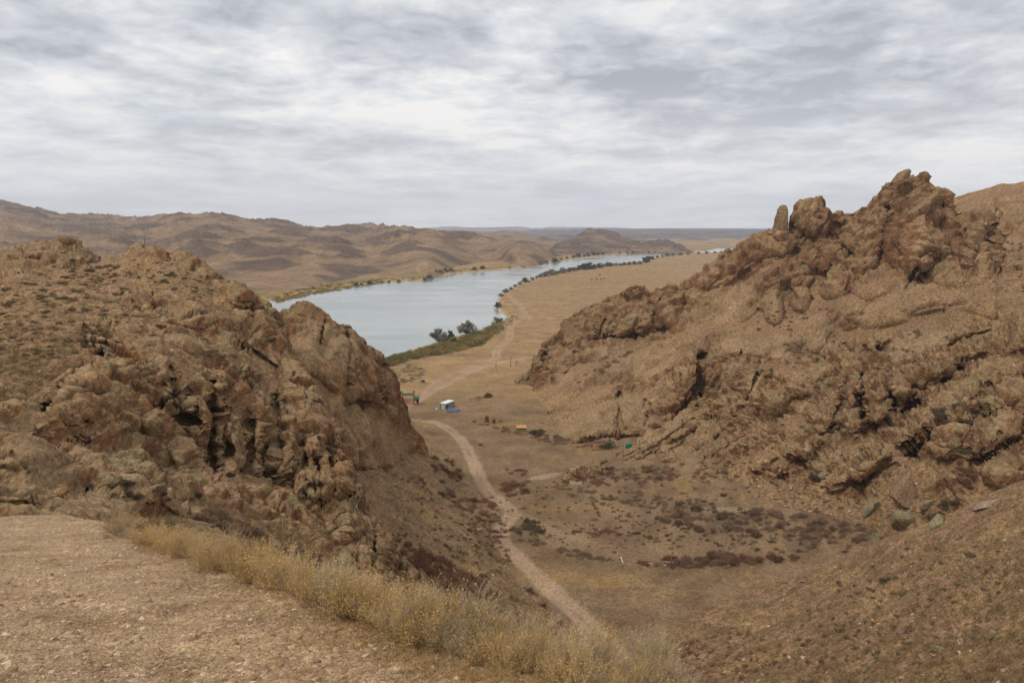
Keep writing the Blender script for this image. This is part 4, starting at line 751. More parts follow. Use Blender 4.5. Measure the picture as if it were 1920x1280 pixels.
for k, (x, y, rw) in enumerate(SHP):
    Y = float(ledge_depth(np.array([x]), np.array([y]))[0]); p = at(x, y, Y); hd = Vector((p.x, p.y, 0)).normalized(); st = rw * .27 + random.uniform(0, .2)
    q = p + hd * st; d2 = (_lv[:, 0] - q.x) ** 2 + (_lv[:, 1] - q.y) ** 2; q.z = float(_lv[np.argmin(d2)][2]) - .03
    pr = random.choice(SG) if (random.random() < np.interp(x, [200, 700, 900, 1100], [.05, .2, .6, .4])) else random.choice(SH)
    sc_ = random.uniform(.5, 1.15) * np.interp(x, [200, 300, 600, 800, 1000, 1300], [.8, .68, .62, .55, .42, .36]) * np.interp(Y, [5, 20, 30], [1.0, 1.05, 1.1])
    place(pr, q, sc_, random.uniform(0, 6.28), 'lone low golden shrub at the left end of the hedge on the gravel ledge' if k == 0 else (HLB[min(int((x - 200) // 110), 10)] + (' along its inner foot' if rw == 0 else ' on its outer side' if rw >= 3 else ' in its middle')), 'shrub', None if k == 0 else 'shrubs of the hedge, section %d, %s' % (int((x - 200) // 110) + 1, 'inner foot' if rw == 0 else 'outer side' if rw >= 3 else 'middle'))
drop_unused(SH + SG)

# --- scattered bushes of the valley and slopes
PRO = {'rust': [brush('bush', 200 + k, M_rust, 760) for k in range(4)], 'mauve': [brush('bush', 210 + k, M_mauve, 760) for k in range(4)], 'dark': [brush('bush', 220 + k, M_dark, 620, .018) for k in range(4)], 'olive': [brush('bush', 230 + k, M_olive, 620, .018, .7) for k in range(4)]}
def in_ell(cx, cy_, rx, ry, ang):
    a = random.uniform(0, 6.28); q = math.sqrt(random.random()); u_, v_ = rx * q * math.cos(a), ry * q * math.sin(a); c, s2 = math.cos(math.radians(ang)), math.sin(math.radians(ang)); return cx + u_ * c + v_ * s2, cy_ - u_ * s2 + v_ * c
BUSH = []
def patch(kind, n, cx, cy_, rx, ry, ang, lo, hi, label, group, cat='bush', hflat=None):
    for _ in range(int(n * 1.7) if rx * ry > 200 else n):
        x, y = in_ell(cx, cy_, rx, ry, ang); h = hit(x, y)
        if h is None: continue
        k_ = kind if isinstance(kind, str) else random.choice(kind)
        s_ = px_size(h, random.uniform(lo, hi)); f_ = hflat or random.uniform(.8, 1.15)
        BUSH.append((px_size(h, 1), h - Vector((0, 0, .05 * s_)), s_, f_, k_, random.uniform(0, 6.28), label, cat, group, x, y))
random.seed(21)
patch(['mauve', 'rust'], 34, 1010, 1010 + 40, 0.1, 0.1, 0, 1, 1, 'x', 'x') if False else None
patch('rust', 34, 850, 1090, 95, 24, -30, 12, 20, 'dark rust-brown bush in the thick band at the foot of the near left cliff', 'rust bushes below the left cliff')
patch('rust', 12, 770, 1035, 50, 16, -38, 8, 14, 'dark red-brown bush on the upper end of the band under the left cliff', 'bushes at the upper end of the cliff foot band')
patch('rust', 12, 905, 955, 36, 20, -25, 7, 12, 'rust-brown bush just left of the track below the buttress', 'bushes left of the track')
patch('mauve', 13, 860, 940, 50, 14, -28, 7, 12, 'mauve-brown bush on the scree above the track', 'mauve bushes on the left scree')
patch(['rust', 'dark'], 14, 835, 880, 34, 22, -60, 7, 12, 'dark bush in the clump at the base of the river buttress', 'bushes at the base of the buttress')
patch('mauve', 10, 755, 890, 46, 10, -22, 6, 10, 'low mauve bush under the buttress wall', 'low bushes under the buttress wall')
patch('rust', 12, 958, 918, 26, 12, 0, 8, 13, 'rust-red bush in the clump right of the track', 'rust-red clump right of the track')
patch('rust', 8, 970, 884, 20, 9, 0, 6, 10, 'reddish bush in the small upper clump right of the track', 'small upper clump')
patch('olive', 9, 988, 992, 26, 12, 0, 8, 13, 'grey-olive bush in the clump on the inner side of the track bend', 'olive clump at the track bend')
patch('mauve', 7, 1000, 1015, 30, 7, 0, 6, 9, 'mauve bush below the olive clump at the track bend', 'mauve bushes at the bend')
patch('rust', 14, 1130, 998, 60, 6, -4, 5, 10, 'rust bush in the thin row crossing the middle of the valley', 'thin row across the valley')
patch('mauve', 16, 1085, 1040, 66, 6, -10, 6, 10, 'mauve bush in the row above the bare ground', 'row above the bare ground')
patch(['rust', 'mauve'], 30, 1350, 1050, 150, 10, 2, 9, 16, 'rust bush in the long row beside the white planks', 'long row by the planks')
patch('mauve', 60, 1430, 985, 200, 26, -4, 8, 15, 'mauve-brown bush in the broad thicket at the right of the valley floor', 'broad thicket on the right')
patch('dark', 18, 1400, 965, 160, 16, -6, 5, 9, 'small dark bush among the mauve thicket on the right', 'dark bushes in the thicket')
patch(['mauve', 'rust'], 22, 1580, 1005, 90, 14, 0, 8, 13, 'reddish bush in the thicket in front of the green boulders', 'thicket before the green boulders')
patch(['mauve', 'rust'], 38, 1180, 892, 100, 16, 4, 7, 12, 'brown bush at the foot of the pale rock ribs', 'bushes at the foot of the ribs')
patch('mauve', 30, 1180, 935, 150, 12, -6, 6, 10, 'mauve bush in the row on the middle of the valley floor', 'middle row of mauve bushes')
patch('dark', 10, 1020, 815, 28, 8, -15, 7, 12, 'dark bush in the clump right of the yellow hut', 'clump right of the yellow hut')
patch('mauve', 8, 1045, 828, 22, 6, 0, 8, 12, 'mauve bush in front of the dark clump by the hut', 'mauve bushes by the hut')
patch(['mauve', 'rust'], 18, 960, 803 + 6, 90, 4, -14, 4, 7, 'small brown bush in the line along the old bank', 'line of bushes on the bank')
patch('dark', 16, 1790, 800, 34, 60, 30, 8, 15, 'dark bush in the gully between the right outcrops', 'dark bushes in the right gully')
patch('rust', 10, 1800, 890, 34, 26, 20, 9, 14, 'rust bush in the lower end of the right gully', 'rust bushes in the right gully')
patch('dark', 9, 1765, 955, 40, 12, 15, 8, 13, 'grey bush behind the tallest green boulder', 'bushes behind the green boulder')
patch(['dark', 'mauve'], 22, 1400, 850, 130, 26, 25, 4, 8, 'small bush on the talus under the right outcrop', 'small bushes on the talus')
patch('dark', 16, 1480, 560 + 30, 70, 34, 20, 3.5, 7, 'dark scrub bush in the hollow of the right ridge', 'scrub in the ridge hollow')
patch('mauve', 12, 1130, 690, 70, 6, 29, 5, 8, 'mauve bush on the ramp under the overhanging wall', 'bushes on the ramp')
patch('mauve', 14, 1500, 660, 40, 14, -20, 4, 8, 'brown bush in the crease above the right outcrop', 'bushes in the crease')
patch(['dark', 'rust'], 12, 1600, 700, 130, 20, 20, 5, 9, 'bush growing on the ledges of the right outcrop', 'bushes on the outcrop ledges')
patch('mauve', 24, 440, 990, 90, 16, -24, 11, 20, 'mauve leafless bush in the gully behind the hedge', 'mauve bushes behind the hedge')
patch('mauve', 16, 600, 1055, 90, 16, -24, 10, 16, 'mauve bush below the left cliff behind the hedge', 'mauve bushes below the cliff')
patch('dark', 14, 280, 925, 120, 14, -8, 9, 16, 'dark bush among the pale rocks beyond the ledge', 'dark bushes among the pale rocks')
patch(['mauve', 'dark'], 40, 1400, 1010, 230, 26, -3, 5, 9, 'low scrub between the thicket and the bare ground', 'low scrub of the valley floor')
patch(['rust', 'mauve'], 26, 930, 1000, 30, 60, 20, 5, 9, 'rusty bush near the bend of the track', 'bushes near the track bend')
patch(['olive', 'dark'], 24, 1250, 960, 160, 30, -4, 4, 8, 'grey-green low bush in the middle of the valley', 'grey-green bushes of the valley')
patch(['rust', 'mauve', 'rust'], 30, 1100, 960, 200, 60, -5, 4, 8, 'red-brown low bush scattered over the valley floor', 'scattered bushes of the valley floor')
patch(['rust', 'mauve'], 22, 1300, 890, 160, 22, 5, 5, 9, 'red-brown bush at the foot of the right outcrop', 'bushes at the foot of the right outcrop')
patch(['rust', 'dark'], 20, 880, 1010, 60, 50, -40, 5, 9, 'rusty bush on the lower left scree', 'rusty bushes of the lower scree')
patch(['rust', 'mauve', 'olive'], 120, 1210, 965, 300, 75, -3, 3, 6.5, 'low scrub scattered over the valley floor', 'scattered valley scrub')
patch(['rust', 'olive', 'mauve'], 60, 840, 1000, 120, 60, -38, 3, 7, 'low scrub on the left scree', 'left scree scrub')
patch(['dark', 'mauve', 'olive'], 70, 1540, 900, 180, 60, 5, 3, 7, 'low scrub on the right talus', 'right talus scrub')
patch(['dark', 'olive'], 50, 1500, 720, 260, 70, 18, 3, 6, 'low scrub among the rocks of the right hill', 'right hill scrub')
patch('olive', 6, 120, 890, 80, 14, 0, 10, 16, 'olive bush in the hollow of the pale rocks', 'olive bushes on the pale rocks')
patch('olive', 16, 800, 1040, 90, 12, -30, 5, 8, 'olive tuft bush on the left scree', 'olive bushes on the left scree')
patch('dark', 90, 110, 580, 150, 90, 12, 5, 11, 'dark round scrub bush on the steep slope of the left hill', 'scrub on the left hill slope')
patch('olive', 30, 170, 540, 110, 40, 20, 5, 9, 'olive scrub bush on the upper slope of the left hill', 'olive scrub on the left hill')
patch('dark', 26, 335, 520, 70, 34, -25, 4, 8, 'small dark bush on the rounded top of the left hill', 'bushes on the left hill top')
patch('dark', 14, 440, 695, 60, 14, -22, 4, 7, 'small dark bush on the terrace above the cliff', 'bushes on the cliff terrace')
patch('mauve', 8, 420, 660, 40, 8, -16, 7, 11, 'mauve bush on the terrace above the cliff', 'mauve bushes on the terrace')
patch('dark', 40, 1700, 1130, 220, 110, 25, 5, 10, 'small dark bush on the near right slope', 'dark bushes on the near slope')
patch('olive', 70, 1680, 1180, 260, 110, 25, 4, 9, 'tiny olive tuft on the near right slope', 'olive tufts on the near slope')
patch('rust', 40, 1370, 1230, 110, 50, 0, 5, 11, 'rust tuft bush at the foot of the near right slope', 'rust tufts at the slope foot')
patch('dark', 26, 1900, 500, 50, 60, 0, 2.5, 5, 'tiny dark bush on the scree behind the fluted pinnacle', 'bushes behind the pinnacle')
for (x, y, s__, k_, lb) in [(993, 1108, 11, 'rust', 'single round rust bush by the track bottom'), (1018, 1135, 8, 'rust', 'small rust bush right against the track bottom'), (960, 1120, 12, 'mauve', 'mauve bush left of the lone round rust bush'), (1819, 1040, 12, 'mauve', 'mauve bush standing alone high on the near slope'), (1655, 1090, 12, 'dark', 'largest dark bush half way up the near slope'), (905, 1080, 12, 'olive', 'grey-olive bush at the lower end of the left scree'), (372, 896, 15, 'dark', 'dark green bush against the cliff foot'), (432, 890, 12, 'dark', 'dark bush right of the dark green one at the cliff foot'), (900, 833, 6, 'rust', 'tiny rust bush right beside the upper track'), (1358, 885, 10, 'mauve', 'round mauve bush above the thicket'), (1530, 895, 14, 'dark', 'dark bush at the lower tip of the leaning slab'), (1357, 928, 8, 'dark', 'round dark bush left of the white boulders')]:
    h = hit(x, y); s_ = px_size(h, s__); place(random.choice(PRO[k_]), h, s_, random.uniform(0, 6), lb, 'bush')
# the 285 that show largest are objects of their own, the rest one object
BUSH.sort(key=lambda q: -q[2] / q[0])
def which(px_, lo_, hi_): t_ = (px_ - lo_) / max(hi_ - lo_, 1); return ('at its left end', 'left of its middle', 'in its middle', 'right of its middle', 'at its right end')[min(int(t_ * 5), 4)]
def SHORT(l, w):
    c = l.split(); n = 16 - len(w.split())
    for stop in (' of the', ' between the', ' in the', ' at the', ' on the', ' below', ' above', ' behind', ' under', ' right of', ' left of'):
        k = l.rfind(stop)
        if k > 0 and 4 <= len(l[:k].split()) <= n: return l[:k] + ', ' + w
    return ' '.join(c[:16])
_ext = {}
for q in BUSH[:285]: e_ = _ext.setdefault(q[8], [q[9], q[9], 0]); e_[0] = min(e_[0], q[9]); e_[1] = max(e_[1], q[9]); e_[2] += 1
for i_, q in enumerate(BUSH[:285]):
    e_ = _ext[q[8]]
    if e_[2] > 5: w_ = which(q[9], e_[0], e_[1]); q = list(q); q[6] = (' '.join(q[6].split()[:99]) + ', ' + w_) if len(q[6].split()) + len(w_.split()) <= 16 else SHORT(q[6], w_); assert len(q[6].split()) <= 16, q[6]; q[8] = q[8] + ', ' + w_; BUSH[i_] = tuple(q)
for q in BUSH[:285]: place(random.choice(PRO[q[4]]), q[1], (q[2], q[2], q[2] * q[3]), q[5], q[6], q[7], q[8])
def merged_scrub(lst):
    VV = []; FF = []; MI = []; nb = 0; keys = list(PRO)
    tm = {}
    for k in keys:
        me = PRO[k][0].data; co = np.zeros(len(me.vertices) * 3, np.float32); me.vertices.foreach_get('co', co); tm[k] = co.reshape(-1, 4, 3)
    rr_ = np.random.default_rng(5)
    for q in lst:
        b0 = tm[q[4]]; m_ = b0.reshape(-1, 2, 4, 3); m_ = m_[rr_.choice(len(m_), 230, replace=False)].reshape(-1, 3); c, s2 = math.cos(q[5]), math.sin(q[5])
        V = np.stack([m_[:, 0] * c - m_[:, 1] * s2, m_[:, 0] * s2 + m_[:, 1] * c, m_[:, 2] * q[3]], -1) * q[2] + np.array(q[1]); VV.append(V); MI += [keys.index(q[4])] * (len(V) // 4)
    VV = np.concatenate(VV); o = mesh_np('scrub', VV, np.arange(len(VV)).reshape(-1, 4), M_rust, smooth=False)
    for mt in (M_mauve, M_dark, M_olive): o.data.materials.append(mt)
    o.data.polygons.foreach_set('material_index', np.array(MI, np.int32)); o['kind'] = 'stuff'
merged_scrub(BUSH[285:])
drop_unused(sum(PRO.values(), []))

# --- trees and bushes along the river
TR = {'will': [tree('tree', 300 + k, M_leaf, trunk=.06) for k in range(3)], 'grey': [tree('tree', 310 + k, M_grey, trunk=.06) for k in range(3)], 'deep': [tree('tree', 320 + k, M_deep, 3400, trunk=.06) for k in range(3)], 'yel': [tree('tree', 330 + k, M_yel, trunk=.06) for k in range(2)]}
def river_tree(kind, x, y, hw, label, group=None, fz=1.0):
    sx, sz = rayc(x, y); Y = (2.0 - CZ) / float(sz); X = Y * float(sx); xx, yy = np.array([X]), np.array([Y]); z = max(float(hfloor(xx, yy)[0][0]), 0.2)
    p = Vector((X, Y, z)); s_ = px_size(p, hw); place(random.choice(TR[kind]), p - Vector((0, 0, .05 * s_)), (s_, s_, s_ * fz), random.uniform(0, 6), label, 'tree', group)
random.seed(31)
river_tree('grey', 822, 641, 19, 'leftmost grey-green tree on the near river bank', fz=1.1); river_tree('deep', 845, 640, 10, 'narrow dark tree between two round ones on the near bank', fz=1.5)
river_tree('grey', 875, 627, 19, 'round olive tree on the near bank, right of the narrow dark one', fz=1.1); river_tree('will', 931, 603, 15, 'dense dark tree by the little gravel bay', fz=.8); river_tree('grey', 934, 574, 10, 'grey tree leaning over the water at the head of the bay')
river_tree('will', 852, 644, 12, 'low green tree behind the narrow dark one on the near bank', fz=.8)
RBT = [(940, 553, 6, 'grey'), (948, 547, 7, 'grey'), (958, 542, 5, 'grey'), (966, 537, 5, 'grey'), (975, 533, 5, 'will'), (985, 530, 8, 'deep'), (998, 525, 5, 'grey'), (1006, 522, 4, 'grey'), (1013, 520, 6, 'will'), (1022, 518, 8, 'grey'), (1034, 516, 10, 'grey'), (1046, 514, 6, 'grey'), (1056, 512, 9, 'grey'), (1068, 510, 8, 'grey'), (1076, 508, 7, 'will'), (1086, 506, 8, 'deep'), (1095, 505, 10, 'deep'), (1104, 504, 11, 'deep'), (1113, 503, 7, 'deep'), (1123, 502, 8, 'deep'), (1131, 500, 5, 'grey'), (1140, 499, 7, 'deep'), (1147, 498.5, 5, 'deep'), (1155, 498, 5, 'will'), (1163, 498, 4, 'will'), (1170, 497, 5, 'deep'), (1180, 496.5, 5, 'will'), (1190, 496, 6, 'will'), (1200, 495, 5, 'will'), (1210, 492, 9, 'deep'), (1216, 489, 8, 'deep'), (1222, 486, 6, 'deep'), (1232, 483, 4, 'grey'), (1242, 481.5, 4, 'will'), (1252, 480, 6, 'will'), (1262, 479, 5, 'grey'), (1275, 478, 5, 'grey'), (1290, 477, 4, 'grey'), (1310, 475.5, 4, 'deep'), (1325, 475, 4, 'deep'), (1340, 474.5, 3.5, 'grey'), (1352, 474, 3.5, 'grey')]
for x, y, s__, k_ in RBT: river_tree(k_, x, y + 1, s__ * 1.15, ('grey-green tree' if k_ == 'grey' else 'dark tree' if k_ == 'deep' else 'mid-green tree') + ' in the long row on the right bank of the river', {'grey': 'grey-green', 'deep': 'dark', 'will': 'mid-green'}[k_] + ' trees along the right bank', .85)
LBT = [(668, 533, 6, 'deep'), (678, 532, 5, 'will'), (693, 530, 6, 'deep'), (716, 528, 4, 'will'), (730, 527, 4, 'deep'), (748, 526, 5, 'will'), (796, 523, 6, 'grey'), (806, 520, 8, 'will'), (818, 514, 7, 'yel'), (826, 513, 6, 'will'), (836, 510, 7, 'will'), (846, 509, 6, 'yel'), (890, 506, 5, 'deep'), (905, 505, 6, 'deep'), (1000, 495, 4, 'yel'), (1012, 494, 4, 'grey'), (1025, 492, 4, 'yel'), (1041, 490, 8, 'deep'), (1052, 487, 4, 'will'), (1063, 485, 4, 'yel'), (1076, 483, 5, 'grey'), (1085, 482, 6, 'deep'), (1095, 481, 4, 'grey'), (1103, 480, 5, 'deep'), (1112, 479, 6, 'deep'), (1122, 478, 5, 'deep'), (1130, 477.5, 4, 'deep'), (1162, 475.5, 3, 'deep'), (1176, 474.5, 3, 'deep'), (1186, 474, 4, 'deep'), (1216, 473, 3.5, 'deep'), (1228, 472.8, 3, 'deep'), (1255, 472.5, 3, 'yel')]
for x, y, s__, k_ in LBT: river_tree(k_, x, y + .6, s__ * 1.15, {'grey': 'grey', 'deep': 'dark green', 'will': 'green', 'yel': 'yellow autumn'}[k_] + ' tree on the far bank of the river under the hills', {'grey': 'grey', 'deep': 'dark green', 'will': 'green', 'yel': 'yellow'}[k_] + ' trees on the far bank', .85)
for x, y in [(1109, 527), (1119, 526), (1127, 526), (1125, 518), (1132, 525)]: river_tree('deep', x, y, 2.2, 'tiny dark bush on the open plain beyond the ridge', 'bushes on the plain', .9)
drop_unused(sum(TR.values(), []))

# --- thickets, reeds, grass, gravel: what nobody could count
def scatter_quads(name, pts, sizes, r, mat, per=40, hgt=.8, ls=.16):
    C_ = np.repeat(pts, per, 0); s_ = np.repeat(sizes, per); u_ = r.normal(size=(len(C_), 3)); u_ /= np.linalg.norm(u_, axis=1)[:, None]; u_[:, 2] = np.abs(u_[:, 2]) * hgt
    C_ = C_ + u_ * (s_ * r.uniform(.5, 1, len(s_)))[:, None]; V, Fc = quads(C_, r, ls); k = np.repeat(s_, 4)[:, None]; V = np.repeat(C_, 4, 0) + (V - np.repeat(C_, 4, 0)) * k
    o = mesh_np(name, V, Fc, mat, smooth=False); o['kind'] = 'stuff'; return o
def poly_pts(pl, n, r, z=.1):
    a = np.array(pl, float); lo, hi = a.min(0), a.max(0); x = r.uniform(lo[0], hi[0], n * 4); y = r.uniform(lo[1], hi[1], n * 4); k = inside(x, y, a); x, y = x[k][:n], y[k][:n]
    sx, sz = rayc(x, y); Y = (2.5 - CZ) / sz; X = Y * sx; zz, _ = hfloor(X, Y); return np.stack([X, Y, np.maximum(zz, 0) + z], -1)
r = np.random.default_rng(77)
TH1 = [(720, 672), (760, 664), (820, 648), (850, 640), (890, 624), (925, 610), (945, 606), (942, 620), (918, 636), (909, 646), (875, 656), (835, 666), (774, 677), (740, 690), (700, 700)]
for k, (mt, nn) in enumerate(((M_leaf, 420), (plain_mat('reed_rust', (0.27, 0.18, 0.06), .95, var=.4, size=4), 380))):
    p_ = poly_pts(TH1, nn, r); scatter_quads('reeds', p_, r.uniform(1.3, 3.0, len(p_)), r, mt, 120, .8, .10)
p_ = poly_pts([(700, 690), (745, 682), (790, 692), (800, 712), (760, 730), (720, 725)], 130, r); scatter_quads('reeds', p_, r.uniform(.8, 1.7, len(p_)), r, M_olive, 90, .6, .11)
p_ = poly_pts([(510, 556), (560, 545), (600, 538), (650, 531), (720, 524), (730, 526), (700, 531), (640, 540), (580, 550), (520, 563)], 260, r); scatter_quads('reeds', p_, r.uniform(2, 4.5, len(p_)), r, M_yel, 40, .4, .2)
p_ = poly_pts([(500, 560), (560, 544), (620, 533), (700, 524), (790, 519), (870, 506), (960, 499), (1040, 488), (1040, 492), (960, 503), (870, 509), (790, 524), (700, 527), (620, 538), (560, 549)], 420, r); scatter_quads('reeds', p_, r.uniform(1.5, 4, len(p_)), r, M_leaf, 40, .5, .2)
p_ = poly_pts([(945, 595), (960, 590), (975, 600), (960, 612), (930, 618)], 50, r); scatter_quads('reeds', p_, r.uniform(.6, 1.5, len(p_)), r, M_olive, 60, .6, .13)
def grid_pts(P_, I_, n, r, soil=None, px=None, py=None, w=None):
    nr_, nc = P_.shape[:2]; i_ = r.integers(17, nr_ - 2, n * 6); j_ = r.integers(0, nc - 2, n * 6); k = np.ones(len(i_), bool)
    if soil is not None: k &= I_['soil'][i_, j_] > soil
    if px: k &= (I_['px'][i_, j_] > px[0]) & (I_['px'][i_, j_] < px[1])
    if py: k &= (I_['py'][i_, j_] > py[0]) & (I_['py'][i_, j_] < py[1])
    if w is not None: k &= r.random(len(i_)) < w(I_['px'][i_, j_], I_['py'][i_, j_])
    i_, j_ = i_[k][:n], j_[k][:n]; a, b_ = r.random((len(i_), 1)), r.random((len(i_), 1))
    return P_[i_, j_] * (1 - a) * (1 - b_) + P_[i_ + 1, j_] * a * (1 - b_) + P_[i_, j_ + 1] * (1 - a) * b_ + P_[i_ + 1, j_ + 1] * a * b_
OCT = np.array([(1, 0, 0), (-.9, .2, 0), (0, 1, .1), (.1, -1, 0), (.2, .1, 1), (-.2, 0, -.6)], float); OF = np.array([(0, 2, 4), (2, 1, 4), (1, 3, 4), (3, 0, 4), (2, 0, 5), (1, 2, 5), (3, 1, 5), (0, 3, 5)])
def chips(name, pts, sizes, r, mat, cols, flat=(.25, .6)):
    n = len(pts); V = OCT[None] * r.uniform(.6, 1.2, (n, 6, 3)); V = V * np.stack([r.uniform(.7, 1.3, n), r.uniform(.5, 1, n), r.uniform(*flat, n)], -1)[:, None]
    a = r.uniform(0, 6.28, n)[:, None]; tl_ = r.normal(size=(n, 1)) * .25; x = V[..., 0] * np.cos(a) - V[..., 1] * np.sin(a); y = V[..., 0] * np.sin(a) + V[..., 1] * np.cos(a); V = np.stack([x, y, V[..., 2] + x * tl_], -1)
    V = V * sizes[:, None, None] + pts[:, None]; Fc = (OF[None] + (np.arange(n) * 6)[:, None, None]).reshape(-1, 3); C_ = np.repeat(cols[r.integers(0, len(cols), n)] * r.uniform(.7, 1.2, (n, 1)), 6, 0) * MINERAL
    o = mesh_np(name, V.reshape(-1, 3), Fc, mat, np.clip(C_, .02, .9), smooth=False); o['kind'] = 'stuff'; return o
STC = np.array([(0.52, 0.42, 0.33), (0.40, 0.30, 0.21), (0.30, 0.20, 0.13), (0.40, 0.29, 0.23), (0.25, 0.18, 0.12), (0.50, 0.41, 0.32)])
M_stone = surf_mat('stone', .2, .05, .4, .03, .95); M_stoneR = surf_mat('loose_rock', .25, .3, .5, .2, .95)
p_ = grid_pts(PG, IG, 26000, r, py=(960, 1420), px=(-100, 1400)); sz_ = .0078 * (1 + r.pareto(1.8, len(p_))).clip(1, 6.5) * np.interp(p_[:, 1], [5, 12, 30], [1, 1.5, 2.4]); chips('gravel', p_ + np.array([0, 0, .002]), sz_, r, M_stone, STC)
p_ = np.concatenate([grid_pts(PS, IS, 5000, r), grid_pts(PC, IC, 2200, r), grid_pts(PO, IO, 4500, r, soil=.4), grid_pts(PL, IL, 3800, r, soil=.4)])
chips('scree_gravel', p_, .055 * (1 + r.pareto(2.2, len(p_))).clip(1, 6) * np.interp(p_[:, 1], [30, 160], [.8, 1.7]), r, M_stoneR, STC, (.35, .7))
def blades(name, pts, r, mat, per=10, h=.12, w=.004, spread=.5):
    b0 = np.repeat(pts, per, 0) + r.normal(size=(len(pts) * per, 3)) * np.array([h * .35, h * .35, 0]); d = r.normal(size=b0.shape) * spread; d[:, 2] = 1; hh = h * r.uniform(.4, 1.2, (len(b0), 1)); tip = b0 + d * hh
    sd_ = np.cross(d, r.normal(size=b0.shape)); sd_ /= np.linalg.norm(sd_, axis=1)[:, None]; V = np.stack([b0 - sd_ * w, b0 + sd_ * w, tip], 1); o = mesh_np(name, V.reshape(-1, 3), np.arange(len(V) * 3).reshape(-1, 3), mat, smooth=False); o['kind'] = 'stuff'; return o
M_straw = plain_mat('straw', (0.40, 0.25, 0.10), .95, var=.3, size=.3)
hedge_y = lambda x: np.interp(x, *zip(*HED))
p_ = grid_pts(PG, IG, 5200, r, px=(120, 1400), w=lambda x, y: np.clip(1 - np.abs(y - hedge_y(x) - 18) / 60, 0, 1) * np.interp(x, [150, 600], [.4, 1])); blades('dry_grass', p_, r, M_straw, 9, .06, .0028, 1.2)
p_ = grid_pts(PG, IG, 2200, r, px=(300, 1200), py=(1080, 1400)); blades('dry_grass', p_, r, M_straw, 5, .045, .0022, 1.6)
M_tuft = plain_mat('tuft', (0.20, 0.135, 0.06), .95, var=.35, size=2)
p_ = np.concatenate([grid_pts(PS, IS, 6500, r), grid_pts(PC, IC, 5000, r), grid_pts(PL, IL, 6500, r, soil=.4), grid_pts(PO, IO, 4000, r, soil=.4), grid_pts(PR, IR, 3000, r, soil=.5), grid_pts(PH, IH, 3500, r, soil=.4)]); blades('dry_grass', p_, r, M_tuft, 12, .42, .022, .8)

# --- loose stones on the ledge that one could pick up
random.seed(41)
BS = [boulder('stone', 80 + k, M_stone, 2, PALE if k % 2 else TAN, 9, .10, .0, .0, .5, (1.2, .8, .42), .3) for k in range(5)]
SL = [(152, 1222, 26, 'largest pale stone at the bottom left of the gravel ledge'), (1023 / 1638 * 640, 780 + 1200 / 1280 * 500, 18, 'flat pale stone low in the middle of the gravel ledge'), (480, 1225, 16, 'flat grey stone right of the middle of the ledge'), (383, 1128, 12, 'dark little stone half way up the ledge'), (345, 1052, 10, 'small brown stone near the hedge on the ledge'), (762, 1214, 13, 'grey-white stone under the hedge shrub with bare stems'), (704, 1280 - 8, 13, 'pointed grey stone at the bottom edge of the view'), (634, 1209, 17, 'sharp grey wedge stone below the hedge'), (560, 1170, 9, 'white stone in straw below the hedge'), (20, 1258, 22, 'broad flat slab in the bottom left corner'), (592, 1238, 14, 'dark-edged stone, left of the sharp grey wedge'), (135, 1126, 12, 'pale stone on the left part of the ledge')]
for x, y, hw, lb in SL:
    h = hit(x, y); s_ = px_size(h, hw * .55); place(random.choice(BS), h + Vector((0, 0, s_ * .1)), s_, random.uniform(0, 6), lb, 'stone')
for _ in range(120):
    x, y = random.uniform(0, 950), random.uniform(1010, 1278)
    if y < hedge_y(x) + 25: continue
    h = hit(x, y); s_ = random.uniform(.02, .045) * np.interp(h.y, [5, 14], [1, 1.6]); place(random.choice(BS), h + Vector((0, 0, s_ * .1)), s_, random.uniform(0, 6), 'small loose flat stone lying on the gravel ledge', 'stone', 'loose stones on the gravel ledge')
drop_unused(BS)

# ------------------------------------------------------------------ man-made things
def bxs(lst):
    """boxes (cx,cy,cz,sx,sy,sz[,rz]) -> verts, faces"""
    V = []; Fc = []
    for q in lst:
        cx, cy_, cz, sx, sy, sz = q[:6]; rz = q[6] if len(q) > 6 else 0; c, s2 = math.cos(rz), math.sin(rz); b0 = len(V)
        for a, b_, d in [(-1, -1, -1), (1, -1, -1), (1, 1, -1), (-1, 1, -1), (-1, -1, 1), (1, -1, 1), (1, 1, 1), (-1, 1, 1)]:
            x, y = a * sx / 2, b_ * sy / 2; V.append((cx + x * c - y * s2, cy_ + x * s2 + y * c, cz + d * sz / 2))
        Fc += [[b0 + k for k in f] for f in [(0, 3, 2, 1), (4, 5, 6, 7), (0, 1, 5, 4), (1, 2, 6, 5), (2, 3, 7, 6), (3, 0, 4, 7)]]
    return np.array(V), Fc
def part(name, lst, mat, parent): v, f = bxs(lst); o = mesh_np(name, v, f, mat, smooth=False); o.parent = parent; return o
def empty(name, loc, rz, label, cat, group=None):
    o = bpy.data.objects.new(name, None); SC.collection.objects.link(o); o.location = loc; o.rotation_euler = (0, 0, rz); return tag(o, label, cat, group)
MR = plain_mat('red_paint', (0.40, 0.06, 0.025), .6, var=.15); MG = plain_mat('green_roof', (0.012, 0.12, 0.08), .5, var=.15); MW = plain_mat('white_paint', (0.80, 0.80, 0.78), .6, var=.05); MGY = plain_mat('grey_metal', (0.30, 0.33, 0.32), .55, .2, .08)
MDK = plain_mat('dark_metal', (0.05, 0.05, 0.05), .6); MBL = plain_mat('solar_cell', (0.02, 0.045, 0.16), .25, var=.1); MAL = plain_mat('aluminium', (0.45, 0.48, 0.52), .4, .5, .05); MWD = plain_mat('brown_wood', (0.17, 0.082, 0.030), .85, var=.25, size=.4)
